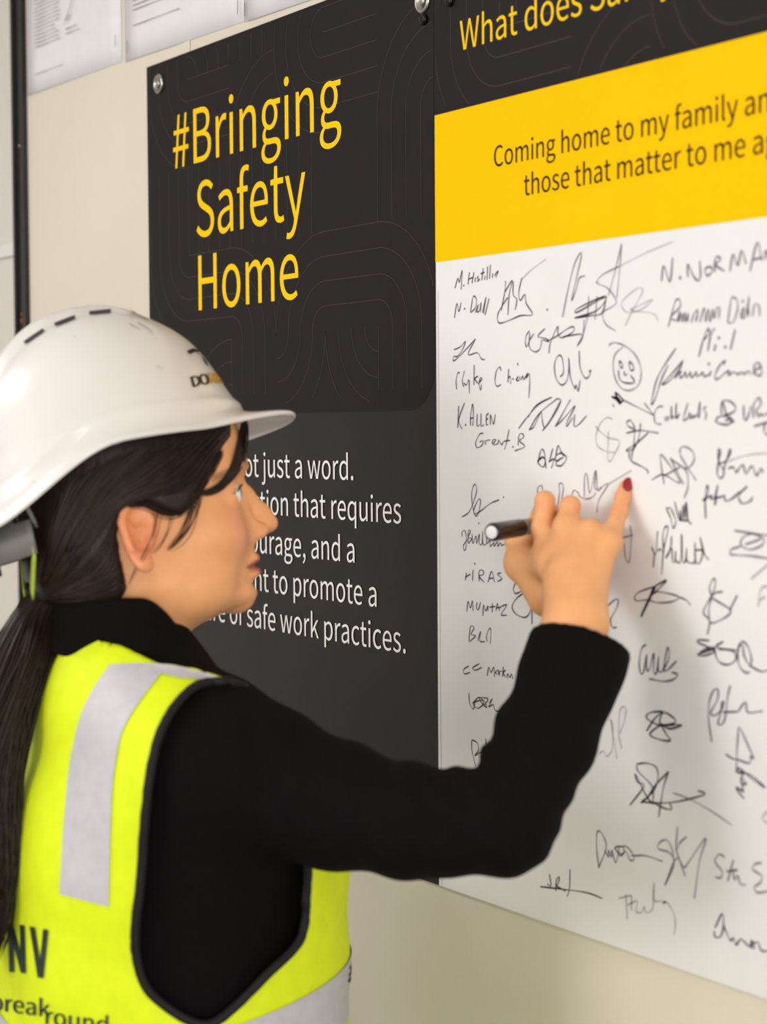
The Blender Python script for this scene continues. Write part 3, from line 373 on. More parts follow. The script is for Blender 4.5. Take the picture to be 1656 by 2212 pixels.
# ---- signatures: traced pen strokes, (origin x, origin y, scale) of the tracing windows in the frame
CR = dict(A=(940, 560, 4.6), B=(1280, 520, 4.404), C=(1280, 830, 4.404), D=(1300, 1130, 4.652), E=(1260, 1450, 4.182),
          F=(1150, 1760, 3.273), G=(960, 860, 4.871), H=(940, 1000, 3.161), P=(0, 0, 1))
SIG = json.loads('''[["A",0,1.4,[[195,290,225,190,240,230,268,110,258,300],[283,262],[325,250,340,130],[330,200,375,180],[365,240,385,130],[395,225,400,180],[430,165,418,190,440,200,415,222],[462,210,478,90],[450,145,490,130],[490,205,496,165],[515,205,520,70],[540,195,548,55],[568,185,572,140],[590,165,610,130,625,115,615,150,600,180]]],["A",0,1.4,[[190,585,215,440,235,520,258,430],[292,492],[350,530,370,400,385,365,410,400,400,480,355,530],[400,530,430,450,415,520,440,510,455,430,450,525],[470,530,505,375,480,540],[495,555,535,390]]],["A",0,1.5,[[655,510,690,330,700,215],[690,330,765,210,735,350,722,555],[775,220,775,350,810,400,795,505],[860,185,830,330,845,410,890,350,905,440,965,550,850,560,730,610,645,635,618,600,625,540,655,480,720,380]]],["A",3,1.2,[[860,200,950,110,1100,0]]],["A",1,1.5,[[1113,502]]],["A",2,1.7,[[1265,575,1320,300,1380,60,1440,-60,1450,-20,1400,200,1355,410,1400,300,1430,190,1490,165]]],["P",0,1.6,[[1241,687,1290,670,1308,640,1250,665,1246,675,1290,650,1305,643],[1241,687,1275,682,1300,676,1310,640]]],["P",2,1.3,[[1272,640,1268,690,1260,720],[1290,640,1285,690],[1262,690,1258,730,1247,748]]],["A",1,1.5,[[935,710,905,760,895,830,910,870,940,800,980,740],[940,730,935,870,990,920,1040,890,1060,800],[1090,690,1020,765,1100,790,1130,820,1070,800],[1130,935,1145,830,1215,670,1220,740,1260,780,1370,720,1370,670,1300,700,1215,760,1100,820],[1270,770,1440,745,1455,780,1410,860]]],["A",1,1.4,[[185,900,250,870,300,815,270,900,220,965,185,965,180,1010,230,975,320,880,400,790],[400,790,330,930,345,950,420,930,460,990,495,997]]],["A",0,1.4,[[212,1295,208,1200,225,1130,245,1130],[285,1270,270,1210,290,1110],[285,1230,310,1250,335,1200,340,1335],[385,1250,388,1050],[385,1190,425,1160,395,1190,430,1240],[435,1230,465,1190,450,1180,435,1240,450,1300,460,1240],[655,1110,640,1070,605,1120,595,1220,615,1262,655,1245],[722,1225,730,1090],[722,1190,745,1165,750,1240],[772,1190],[815,1030,825,1055],[800,1200,825,1165,810,1205,835,1200,840,1165],[850,1200,870,1160,880,1195,920,1130,905,1180,935,1140,938,1250,930,1380]]],["A",1,1.6,[[1240,1170,1275,1120,1260,980,1220,960,1185,1050,1200,1180,1255,1250,1310,1200,1330,1060,1325,980],[1325,980,1345,1180,1390,1290],[1390,1290,1400,1250,1420,1310,1440,1200],[1430,910,1440,1080,1490,1180,1530,1160,1545,1105,1525,1120]]],["B",2,1.4,[[275,30,215,280,150,520],[275,30,260,240,230,540],[260,240,100,320,40,390,55,410,150,460,225,590,110,670,95,720,130,800,220,860]]],["B",3,1.2,[[760,10,500,120,260,240],[310,810,370,680,470,500,460,450,400,470,280,580,290,650,350,685,470,650,565,570,540,570,440,620,360,660,560,690,610,730,622,770]]],["B",2,2.2,[[655,385,675,240,735,390,760,160],[832,352],[905,345,905,225,960,340,1005,380,1025,330,1018,190],[1110,245,1070,270,1085,330,1125,310,1135,260,1100,245],[1160,300,1165,180,1190,150,1215,180,1170,230,1255,290],[1305,290,1335,130,1380,235,1415,95,1460,220],[1495,290,1565,20,1610,190],[1530,180,1610,160],[1640,180,1650,90,1700,200,1720,40]]],["B",2,1.8,[[720,820,765,650,790,570,825,560,830,630,740,730,790,760],[800,770,830,670,815,770,850,690,850,770,880,680,880,770,910,690,905,770],[940,780,960,700,1000,660,980,770,1000,720],[1020,775,1060,640,1075,770,1100,650,1115,770,1140,650,1150,740],[1160,740,1175,650,1205,640,1200,740],[1285,780,1310,600,1325,540,1370,560,1380,640,1340,770,1285,780],[1410,740,1415,670,1440,640,1425,740,1460,700,1490,530,1470,690],[1428,575],[1480,650,1485,720],[1520,720,1540,610,1580,620,1590,720]]],["B",1,1.8,[[1010,1105,1050,950,1095,840,1110,880,1060,940],[1095,1050,1125,890,1160,835],[1155,1050,1170,985],[1200,925],[1310,1035,1355,845],[1262,1012]]],["B",2,1.6,[[155,1000,180,975,240,975,320,1010,400,1080,450,1180,460,1290,430,1380,350,1425,270,1400,215,1310,195,1190,215,1080,290,1010]]],["B",1,1.7,[[250,1145,275,1160,285,1200,265,1205,250,1145],[345,1145,380,1180,390,1225,360,1230,345,1160],[300,1240,305,1280,330,1270],[245,1230,255,1310,300,1350,385,1355,395,1330,360,1280]]],["B",1,1.7,[[790,1025,680,1190,610,1320,570,1480,560,1560,600,1490,650,1330,720,1180],[860,1140,740,1280,660,1365,720,1340,820,1230,860,1140],[780,1310,840,1240,830,1300,860,1290,880,1250,890,1300,920,1270,930,1250,940,1300,970,1270,985,1250,990,1290,1030,1270,1050,1250,1060,1290,1110,1270,1125,1240,1110,1290],[1240,1180,1260,1140,1220,1170,1175,1250,1165,1310,1200,1310,1270,1250,1300,1240,1290,1280,1340,1250,1380,1270,1420,1250,1440,1270,1480,1240,1500,1270],[1530,1280,1540,1180,1580,1165,1605,1220,1600,1280,1550,1270,1560,1220,1600,1210],[1105,1172]]],["C",0,2.2,[[180,115,215,140,260,190,240,150,200,120,250,140,265,185,215,80,290,150,250,180]]],["C",1,1.3,[[270,140,390,200,580,295],[490,180,540,240,580,295],[190,190,205,215]]],["C",2,1.8,[[670,210,620,220,585,290,600,370,655,380],[700,350,690,320,720,310,710,350],[745,330,750,210,755,320,775,300],[790,330,795,180,795,320,825,280,800,330],[905,180,870,300,865,345,910,320],[905,330,925,270,930,330,950,290,955,320,985,290,975,320],[1010,320,1000,280,1020,170,1015,320],[1080,215,1055,235,1080,280,1070,340]]],["C",1,1.8,[[1225,290,1230,170,1300,160,1360,220,1330,270,1240,300],[1240,170,1270,290],[1170,350,1200,310,1290,310,1330,350,1280,385,1190,370,1165,345],[1260,350,1300,330,1310,360,1350,350],[1435,200,1440,320,1460,340,1495,260,1500,210],[1530,320,1530,200,1580,130,1600,190,1560,250,1580,310,1600,280,1620,300,1700,250],[1535,400,1700,350],[1640,370,1630,440,1656,480,1700,470]]],["C",3,1.4,[[25,395,70,450,150,510,240,530,250,580,200,680,170,730,145,700,150,450],[190,330,130,320,70,380,30,500,50,590,130,640,210,650]]],["C",1,1.6,[[400,430,340,400,325,360,360,345,390,390,400,440,390,600],[320,465,450,440,625,465],[455,370,450,440,430,560],[530,460,420,560,330,620,330,635,390,610,440,520,380,640,370,720],[345,640,350,700,380,740,460,780,520,820,525,855]]],["C",2,1.8,[[680,950,650,760,650,670,740,780,830,920,800,930,670,860,560,910],[740,700,800,830,865,950],[680,870,830,790],[830,660,835,610,880,595,950,640,965,720,920,790,870,800],[830,670,900,790,985,915],[870,800,900,850,905,980,870,1085],[740,710,870,800]]],["C",1,1.8,[[1195,740,1185,850,1220,895,1250,830,1200,740,1195,620,1215,640,1200,740,1270,730,1300,620,1310,650,1270,740,1240,830],[1290,800,1340,790,1365,840,1400,790,1430,770,1460,850,1500,790,1525,790,1560,870,1600,800,1620,840]]],["C",3,1.3,[[1290,740,1350,710,1500,670,1700,655],[150,950,370,820]]],["C",1,1.9,[[1075,1280,1070,1100,1085,970,1100,1000,1080,1090,1045,1100,1130,1060,1120,1090,1160,1080,1190,960,1160,1150,1180,1070],[1180,1080,1230,1070,1250,1060,1265,1110,1330,1085,1400,1020],[1470,970,1400,1040,1390,1090,1430,1135,1500,1110,1520,1070]]],["C",1,1.6,[[700,1180,740,1270,765,1370,790,1310,770,1240,740,1180,700,1180],[780,1120,825,1295,830,1200,845,1295,860,1150,870,1290,885,1130,895,1295,890,1120,910,1295,940,1330],[825,1295,920,1300]]],["C",2,1.4,[[30,820,25,1000,150,945,60,1100,40,1220]]],["D",0,1.6,[[515,445,525,310,500,240,540,310,560,80],[560,280,590,260,620,290,610,130,635,40,665,60,620,270,600,520],[700,130,690,240,640,350,670,310,700,250,710,380,735,380,740,280,740,370,790,380,800,110,810,370,840,380,850,250,850,370,890,400,935,380,935,190,940,380,980,400,1010,300,985,140,1030,310,1075,370],[940,270,1020,270]]],["D",2,2.0,[[1330,75,1500,100,1700,125],[1500,100,1620,150,1610,220,1490,265,1395,220,1420,140,1500,105],[1390,235,1300,265,1290,310,1340,320,1500,330,1700,360],[1440,215,1600,160]]],["D",3,2.0,[[1500,560,1700,390],[1700,630,1600,660,1570,840],[1580,780,1640,740]]],["D",2,1.5,[[280,20,295,130,280,360,260,390,235,340,225,200],[200,150,310,120]]],["D",1,1.5,[[60,830,130,770,165,775,150,850,90,960,95,1030,120,1052,155,1045]]],["D",0,1.9,[[390,940,460,780,520,640,500,720,650,575,520,640],[395,940,540,640]]],["D",1,1.6,[[520,640,380,690,330,740,350,780,460,770],[520,710,560,690,680,710,775,745,700,790,560,800,480,775],[775,745,840,770,890,820]]],["D",1,1.7,[[1105,740,1080,650,1120,560,1140,590,1120,700,1060,800,1020,900,1080,970],[1215,690,1150,700,1110,750,1280,860,1285,910,1200,970,1090,1000,1075,860,1100,760],[1360,725,1280,880],[1085,1000,1060,1120]]],["D",1,1.8,[[445,1220,400,1260,375,1400,390,1510,420,1490,450,1320,450,1470,480,1460,520,1310,520,1490,550,1500,570,1340,565,1470,610,1480,660,1250,675,1350,620,1480,665,1470,750,1385],[700,1500,760,1520,720,1570,620,1590,475,1565]]],["D",0,1.8,[[1080,1180,970,1175,965,1200,1060,1240,1130,1260,960,1320,1040,1330,1130,1290,1060,1260,980,1300],[1220,1190,1150,1245,1350,1280],[1130,1240,1150,1350,1200,1410,1280,1420,1345,1370,1330,1300,1250,1270,1170,1270],[1370,1280,1380,1220,1420,1190,1470,1250,1500,1350,1490,1430,1430,1340,1410,1220,1365,1280,1380,1430,1440,1500,1490,1500],[1480,1430,1600,1490,1700,1470]]],["E",3,1.4,[[140,750,180,720,210,770,260,700,265,500,245,430],[245,430,270,600,305,790],[345,700,320,560,330,360,365,320,385,350,370,450,330,560]]],["E",0,2.0,[[570,540,650,420,720,370,620,370,570,400,590,440,700,490,830,460,800,410,720,375,700,480,890,485,780,520,700,490,600,570,700,620,785,625,750,570,710,500]]],["E",0,1.7,[[420,1210,545,1040,490,1000,470,930,560,1110,620,1200],[480,840,560,830,650,860,675,940,650,1050,560,1160,520,1190,570,1150,640,1200],[480,850,500,910,620,1040,630,1180],[770,905,640,1040,580,1140],[770,905,730,1020,700,1180,680,1320],[520,1180,700,1190,860,1175,1080,1120,1085,1095,1030,1080],[780,1190,795,1245,740,1240,650,1200]]],["E",2,1.4,[[810,1100,950,1150,1150,1260,1340,1390]]],["E",1,1.8,[[1160,640,1130,430,1140,260,1180,170,1215,170,1210,260,1150,370,1180,400,1240,360,1270,280,1250,290,1240,380,1215,470,1250,480,1280,420,1300,250,1325,130],[1260,370,1380,365,1400,360,1440,300,1470,285,1485,370,1620,360]]],["E",1,1.7,[[1285,750,1350,790,1400,800,1500,830,1510,770,1540,790,1500,700,1410,510,1395,600,1385,780,1395,910,1500,930,1640,1050,1560,1000,1410,880,1380,910,1440,920,1420,1000,1470,1020,1420,960,1440,1080,1375,1045,1450,1090,1380,1060,1450,1150]]],["E",3,1.7,[[1690,1250,1620,1310,1640,1360,1700,1380]]],["F",4,1.5,[[55,508,200,525,380,550,495,592],[120,420,130,500,105,490],[165,540,170,460,190,440,180,490,165,500,235,540],[265,385,262,520,245,578]]],["F",1,1.4,[[470,378,455,250,455,130,480,120,510,170,520,240,470,370],[510,250,540,300,535,250,560,300,560,250,590,340,610,230,580,240,640,280,650,220,690,250,720,310,690,320,660,260,620,290,590,230,650,225],[700,290,800,290,920,330]]],["F",2,1.7,[[935,500,1000,350,970,270,890,240,900,195,950,180,985,240,1000,330],[1025,85,1015,250,1040,200,1090,155],[1015,250,1080,435],[940,490,1015,310,1070,370,1100,340,1225,165,1180,330,1145,590]]],["F",2,1.9,[[1360,300,1320,280,1290,330,1340,400,1330,445,1290,440],[1420,320,1380,470],[1370,400,1450,390,1420,400,1430,460,1450,430,1470,490,1505,495],[1620,340,1570,350,1560,390,1620,430,1610,480,1570,510,1590,550,1690,535]]],["F",3,1.6,[[610,590,700,570],[660,560,670,740],[700,570,700,680],[670,640,740,610,730,680,770,690,790,650,800,690,850,660,860,480,855,600,910,610,940,615,920,630,950,620,1000,700,1010,790,1000,850]]],["F",1,1.9,[[1290,800,1340,700,1350,780,1330,860,1290,860,1285,820],[1350,780,1370,830,1400,890,1420,870,1440,920,1470,880,1500,900,1530,930,1550,890,1570,940,1540,930,1590,900,1620,960,1690,960]]],["G",0,1.5,[[140,310,150,80],[210,50,150,230,185,325],[222,283],[275,290,275,180,295,60,305,180,298,290],[275,215,305,205],[345,165,342,290,370,280],[385,160,385,290,415,280],[440,180,440,280,460,275],[440,180,465,160],[440,225,460,215],[482,280,485,175,515,275,535,170]]],["G",0,1.4,[[410,370,370,380,330,460,340,520,390,500,410,450,370,460],[430,490,435,450,480,440],[500,480,510,440,540,440,510,490,560,480,570,440,600,490,620,460,640,450],[680,330,650,480,630,540],[640,450,690,445],[720,512],[775,500,785,390,820,375,835,410,790,450,845,510,740,555]]],["G",1,1.5,[[780,320,870,200,1000,60,1130,-10,1060,20,950,90,880,200],[890,335,1000,160,1180,10],[890,335,940,300,1000,170,1020,150,1030,240,1060,310,1150,180,1225,30,1180,5],[1030,345,1100,250,1220,30],[1165,300,1250,150,1325,15],[1165,300,1250,220,1375,80,1290,250,1290,295,1350,200],[1370,170,1365,295,1420,270,1495,185]]],["G",0,1.6,[[985,680,1010,560,1035,540,1055,600,1070,740],[985,660,1040,620,1060,670,1040,725,990,690,985,650,1030,620,1050,640],[1140,530,1110,640,1100,670,1150,640,1125,740],[1165,640,1195,500,1230,570,1285,630,1230,710,1170,700,1200,650,1250,620,1230,580,1180,600,1165,650,1210,660]]],["G",0,1.3,[[185,1250,260,1195,320,1050,340,950,320,905,295,950,285,1030,300,1160,330,1240,360,1200,380,1080,355,1070,310,1170,320,1220,390,1180,480,1110,575,1070],[622,1043]]],["G",0,1.2,[[185,1460,185,1410,215,1395,230,1470,225,1580,205,1600,200,1550,245,1480],[250,1530,250,1400,275,1400,250,1460,285,1480,255,1530],[290,1430,300,1530,330,1450,340,1530,365,1430,365,1530,395,1530,400,1400,405,1530,440,1530,440,1420,445,1530],[450,1530,480,1500,480,1560,520,1520,520,1560,560,1510,560,1560,590,1520,600,1550,650,1525],[362,1318]]],["G",2,1.4,[[975,1000,985,940,1020,920,1035,970],[1185,1150,1210,1000,1205,910,1240,900,1250,960,1225,1100],[1340,1020,1360,970,1400,990,1430,1040,1500,1060,1560,1040,1590,1000],[1470,1040,1475,820,1500,810,1530,1000,1590,760,1610,970,1656,940]]],["H",0,1.4,[[205,780,240,760],[213,750,207,800],[258,730,255,805],[270,688],[300,810,300,740,325,735,330,760,300,775,335,815],[360,815,385,740,405,815],[370,790,400,785],[450,750,425,760,455,790,425,810]]],["H",0,1.4,[[215,1015,225,945,240,990,255,940,258,1010],[285,950,282,990,295,1000,310,950],[325,1045,330,970,345,1010,360,975,360,1010],[370,985,410,980],[390,960,388,1020],[415,1010,425,960,440,1010],[415,990,450,985],[450,980,490,970,450,1035,490,1040]]],["H",0,1.6,[[570,780,535,850,545,890,580,880,610,860],[620,880,560,920,525,980,550,1030,610,1055,645,1020,655,950,640,900],[660,1000,660,1100]]],["H",0,1.3,[[230,1220,240,1120,265,1125,245,1170,275,1180,235,1220],[290,1215,310,1150,305,1215,340,1220],[355,1220,350,1180,370,1130,380,1150,375,1235]]],["H",4,1.3,[[230,1385,195,1410,200,1440,240,1430],[300,1370,255,1400,275,1415,320,1395],[355,1455,365,1395,380,1430,400,1395,405,1460],[420,1440,410,1430,430,1415,430,1450],[440,1450,440,1425,455,1420],[460,1460,465,1390],[460,1430,480,1415,465,1435,480,1460],[490,1470,495,1440,510,1465,520,1440,530,1475]]],["H",4,1.3,[[230,1570,235,1640,260,1680,270,1640],[255,1640,300,1600,330,1640,290,1675,260,1640,330,1620,350,1670,300,1610,360,1610,330,1660],[370,1640,390,1610,365,1665,395,1650,410,1690,450,1695]]],["H",4,1.3,[[250,1890,250,1960,275,2070],[250,1890,285,1910,295,1960,270,2000,310,1975,320,1990],[345,1880,345,1970]]]]''')
for crop, tone, wmm, strokes in SIG:
    ox, oy, s = CR[crop]; parts = []
    for st in strokes:
        q = [onwall(ox + st[i] / s, oy + st[i + 1] / s, Y2) for i in range(0, len(st), 2)]
        q = [(p[0], p[2]) for p in q]
        if len(q) == 1: parts.append(disc(q[0], wmm * .0008))
        else: parts.append(ribbon(catmull(q), wmm * .001))
    # strokes that lie well apart are separate signatures
    bb = [(p.min(0), p.max(0)) for p, _ in parts]; grp = list(range(len(parts)))
    for i in range(len(parts)):
        for j in range(i):
            if (bb[i][0] - bb[j][1]).max() < .016 and (bb[j][0] - bb[i][1]).max() < .016:
                a_, b_ = grp[i], grp[j]; grp = [b_ if g == a_ else g for g in grp]
    for g in sorted(set(grp)):
        flat('signature', [p for p, q in zip(parts, grp) if q == g], Y2 - .0003, M['ink'][tone], b2)

# ---- fixings
def washer(px, py, name, label, y, r=.0132):
    p = onwall(px, py, y); e = empty(name, (p[0], y, p[2])); tag(e, label, 'fixing', 'board fixings')
    T = Matrix.Rotation(math.pi / 2, 4, 'X')
    lathe('washer_cup', [(.0005, 0), (r, 0), (r, .0012), (r * .86, .003), (r * .7, .0022), (r * .66, .0012), (.0005, .001)], M['steel'], e, T)
    lathe('screw_head', [(.0004, .001), (r * .42, .001), (r * .42, .0028), (r * .3, .0036), (r * .12, .0036), (r * .1, .0022), (.0004, .0022)], M['steel'], e, T, 20)
washer(343, 181, 'washer_screw', 'round steel cup washer at the upper left corner of the dark banner board', TY)
washer(913, 2, 'washer_screw', 'round steel cup washer at the upper right corner of the dark banner board', TY)
def blackscrew(px, py, label, y):
    p = onwall(px, py, y); e = empty('black_screw', (p[0], y, p[2])); tag(e, label, 'screw', 'black screws')
    T = Matrix.Rotation(math.pi / 2, 4, 'X')
    lathe('screw_head', [(.0004, 0), (.0062, 0), (.006, .0025), (.0045, .004), (.0022, .0042), (.0020, .002), (.0004, .002)], M['screw'], e, T, 20)
blackscrew(916, 42, 'small black screw just below the steel washer on the dark banner board', TY)
blackscrew(972, 2, 'small black screw at the upper left corner of the signing board header', T2)

# ---- papers pinned above the boards
def sheet(px0, px1, zb, label, texts, hgt=.297, tilt=0.0):
    x0, x1 = px0, px1
    e = empty('paper_sheet', (x0, 0, zb)); tag(e, label, 'paper', 'pinned paper sheets')
    w = x1 - x0; n = 8; v = []; f = []
    for j in range(n + 1):
        for i in range(n + 1):
            u = i / n; t = j / n
            v.append((u * w, -.0016 - .0022 * (1 - t) ** 2 * (.4 + .6 * math.sin(2.2 * u + w * 9)) - .0004 * math.sin(5 * u + 3 * t), t * hgt + tilt * u * w))
    for j in range(n):
        for i in range(n):
            a = j * (n + 1) + i; f.append((a, a + 1, a + n + 2, a + n + 1))
    o = mesh('sheet', v, f, M['paper'], e, smooth=True); md = o.modifiers.new('t', 'SOLIDIFY'); md.thickness = .0003
    parts = []
    for (u0, u1, z, wd_) in texts:
        pts = [(u0 + (u1 - u0) * q, z + tilt * (u0 + (u1 - u0) * q) + .0004 * math.sin(q * 40)) for q in np.linspace(0, 1, 14)]
        parts.append(ribbon(pts, wd_, True))
    flat('printed_lines', parts, -.0049, M['print_grey'], e)
    return e
def para(u0, u1, z0, n, step, wd=.0011):
    return [(u0, u1 - (random.random() * .2 * (u1 - u0) if random.random() < .4 else 0), z0 - i * step, wd) for i in range(n)]
zA = CAM[2] + .527; zB_ = CAM[2] + .524
s1_ = sheet(-2.758, -2.424, onwall(67, 205)[2], 'white letter sheet pinned beside the black steel post', para(.035, .13, .165, 18, .0058) + para(.15, .22, .165, 5, .0058) + [(.035, .14, .026, .0008), (.15, .19, .075, .0013), (.15, .20, .068, .001)], tilt=-.012)
q = [(.145, .080), (.165, .098), (.190, .131), (.170, .102), (.150, .086), (.165, .094), (.158, .084), (.172, .092)]
flat('pen_signature', [ribbon(catmull(q), .0011)], -.0052, M['ink'][2], s1_)
flat('staple_mark', [ribbon([(.3225, .018), (.3235, .035)], .0014, False)], -.0052, M['ink'][0], s1_)
s2_ = sheet(-2.410, -2.0715, onwall(276, 133)[2], 'white letter sheet pinned between the two other sheets', para(.03, .14, .158, 16, .0062) + para(.15, .21, .158, 12, .0062) + [(.03, .17, .044, .0010)], tilt=-.02)
for u in (.012, .329):
    flat('staple_mark', [ribbon([(u, .010 - .02 * u), (u + .001, .027 - .02 * u)], .0014, False)], -.0052, M['ink'][0], s2_)
s3_ = sheet(-2.0655, -1.75, onwall(540, 45)[2], 'white sheet pinned right above the dark banner board', para(.04, .25, .2, 12, .007), tilt=-.02)
flat('staple_mark', [ribbon([(.003, .006), (.004, .022)], .0014, False)], -.0052, M['ink'][0], s3_)

# ================================================================== person: implicit-surface modelling kit
def smin(a, b, k):
    h = np.maximum(k - np.abs(a - b), 0) / k
    return np.minimum(a, b) - h * h * k * .25
def smax(a, b, k): return -smin(-a, -b, k)
def ell(P, c, r):
    q = (P - np.asarray(c, np.float32)); r = np.asarray(r, np.float32)
    k0 = np.sqrt(((q / r) ** 2).sum(-1)); k1 = np.sqrt(((q / (r * r)) ** 2).sum(-1)) + 1e-9
    return k0 * (k0 - 1) / k1
def ellr(P, c, r, Rm):
    q = (P - np.asarray(c, np.float32)) @ np.asarray(Rm, np.float32)
    return ell(q, (0, 0, 0), r)
def cone(P, a, b, ra, rb):
    a = np.asarray(a, np.float32); b = np.asarray(b, np.float32); ab = b - a
    t = np.clip(((P - a) @ ab) / (ab @ ab), 0, 1)
    q = P - a - t[:, None] * ab
    return np.sqrt((q * q).sum(-1)) - (ra + (rb - ra) * t)
def chain(P, pts, rad, k=.01):
    d = None
    for i in range(len(pts) - 1):
        e = cone(P, pts[i], pts[i + 1], rad[i], rad[i + 1]); d = e if d is None else smin(d, e, k)
    return d
def rotm(ax, deg):
    return np.array(Matrix.Rotation(math.radians(deg), 3, ax))
def loft(x, y, z, tab, k=1.0, pw=2.0):
    """stack of ovals along z: columns z, front, back, half width, centre x"""
    T = np.asarray(tab, np.float32); zc = np.clip(z, T[0, 0], T[-1, 0])
    F = np.interp(zc, T[:, 0], T[:, 1]); B = np.interp(zc, T[:, 0], T[:, 2]); Wd = np.interp(zc, T[:, 0], T[:, 3]); C = np.interp(zc, T[:, 0], T[:, 4])
    dx = x - C; a = np.where(dx > 0, F - C, C - B)
    rho = ((np.abs(dx) / a) ** pw + (np.abs(y) / Wd) ** pw) ** (1 / pw) + 1e-6
    r = np.sqrt(dx * dx + y * y); d = r - r / rho
    d = np.where(rho < .05, -np.minimum(a, Wd), d)
    dz = np.maximum(np.maximum(T[0, 0] - z, z - T[-1, 0]), 0)
    return np.where(dz > 0, np.sqrt(np.maximum(d, 0) ** 2 + dz * dz), d)
def smooth_tab(tab, n=60):
    """monotone resampling of a table with smooth interpolation"""
    T = np.asarray(tab, float); zz = np.linspace(T[0, 0], T[-1, 0], n); out = [zz]
    for c in range(1, T.shape[1]):
        m = np.gradient(T[:, c], T[:, 0]); i = np.clip(np.searchsorted(T[:, 0], zz) - 1, 0, len(T) - 2)
        h = T[i + 1, 0] - T[i, 0]; t = (zz - T[i, 0]) / h
        out.append((2 * t**3 - 3 * t**2 + 1) * T[i, c] + (t**3 - 2 * t**2 + t) * h * m[i] + (-2 * t**3 + 3 * t**2) * T[i + 1, c] + (t**3 - t**2) * h * m[i + 1])
    return np.stack(out, 1)
def surf(f, lo, hi, h, slack=1.6):
    """surface nets: mesh of f = 0 inside the box lo..hi with cell size h"""
    lo = np.asarray(lo, float); hi = np.asarray(hi, float); S = 4
    nb = np.ceil((hi - lo) / (h * S)).astype(int); n = nb * S
    ax = [lo[i] + h * (np.arange(n[i])) for i in range(3)]
    cx_ = [lo[i] + h * S * (np.arange(nb[i]) + .5) - h * .5 for i in range(3)]
    G = np.stack(np.meshgrid(*cx_, indexing='ij'), -1).reshape(-1, 3).astype(np.float32)
    cv = np.concatenate([f(G[i:i + 200000]) for i in range(0, len(G), 200000)])
    V = np.repeat(np.repeat(np.repeat(cv.reshape(nb), S, 0), S, 1), S, 2).astype(np.float32)
    act = np.argwhere(np.abs(cv.reshape(nb)) < h * S * .9 * slack)
    o4 = np.stack(np.meshgrid(*[np.arange(S)] * 3, indexing='ij'), -1).reshape(-1, 3)
    for i in range(0, len(act), 3000):
        ii = (act[i:i + 3000, None, :] * S + o4[None]).reshape(-1, 3)
        V[ii[:, 0], ii[:, 1], ii[:, 2]] = f((lo + ii * h).astype(np.float32))
    ins = V < 0; cnt = np.zeros(np.array(V.shape) - 1, np.int16); acc = np.zeros(cnt.shape + (3,), np.float32)
    nx, ny, nz = cnt.shape
    corner = lambda dx, dy, dz: (slice(dx, dx + nx), slice(dy, dy + ny), slice(dz, dz + nz))
    for a in range(3):
        for u in (0, 1):
            for w in (0, 1):
                c0 = [0, 0, 0]; o = [i for i in range(3) if i != a]; c0[o[0]] = u; c0[o[1]] = w
                c1 = list(c0); c1[a] = 1
                A0 = V[corner(*c0)]; A1 = V[corner(*c1)]; m = (A0 < 0) != (A1 < 0)
                t = A0[m] / (A0[m] - A1[m]); p = np.zeros((len(t), 3), np.float32)
                p[:, o[0]] = u; p[:, o[1]] = w; p[:, a] = t
                acc[m] += p; cnt[m] += 1
    m = cnt > 0; idx = np.full(cnt.shape, -1, np.int32); idx[m] = np.arange(m.sum())
    pos = np.argwhere(m); verts = lo + h * (pos + acc[m] / cnt[m][:, None])
    faces = []
    for a in range(3):
        o = [i for i in range(3) if i != a]
        sl0 = [slice(None)] * 3; sl1 = [slice(None)] * 3; sl0[a] = slice(0, -1); sl1[a] = slice(1, None)
        A0 = ins[tuple(sl0)]; A1 = ins[tuple(sl1)]; e = np.argwhere(A0 != A1)
        ok = (e[:, o[0]] > 0) & (e[:, o[1]] > 0) & (e[:, o[0]] < V.shape[o[0]] - 1) & (e[:, o[1]] < V.shape[o[1]] - 1); e = e[ok]
        q = []
        for (du, dw) in ((0, 0), (1, 0), (1, 1), (0, 1)):
            c = e.copy(); c[:, o[0]] -= du; c[:, o[1]] -= dw; q.append(idx[c[:, 0], c[:, 1], c[:, 2]])
        q = np.stack(q, 1); fl = A0[e[:, 0], e[:, 1], e[:, 2]]
        if a == 1: fl = ~fl
        q[fl] = q[fl][:, ::-1]; faces.append(q)
    faces = np.concatenate(faces); faces = faces[(faces >= 0).all(1)]
    return verts, faces
def npmesh(name, v, f, m, parent=None, smooth=True):
    me = bpy.data.meshes.new(name); v = np.asarray(v, np.float32); f = np.asarray(f, np.int32)
    me.vertices.add(len(v)); me.vertices.foreach_set('co', v.ravel())
    k = f.shape[1]; me.loops.add(f.size); me.loops.foreach_set('vertex_index', f.ravel())
    me.polygons.add(len(f)); me.polygons.foreach_set('loop_start', np.arange(0, f.size, k, dtype=np.int32))
    me.polygons.foreach_set('use_smooth', np.full(len(f), smooth)); me.update(calc_edges=True); me.validate()
    if m is not None: me.materials.append(m)
    return link(bpy.data.objects.new(name, me), parent)
def setcol(o, c):
    a = o.data.color_attributes.new('Col', 'FLOAT_COLOR', 'POINT')
    a.data.foreach_set('color', np.concatenate([c, np.ones((len(c), 1))], 1).astype(np.float32).ravel())
def bvh(v, f): return BVHTree.FromPolygons([tuple(map(float, p)) for p in v], [tuple(map(int, q)) for q in f])
def cast(tree, px, py):
    d = Vector(ray(px, py)).normalized(); h = tree.ray_cast(Vector(CAM), d)
    return (np.array(h[0]), np.array(h[1])) if h[0] is not None else (None, None)
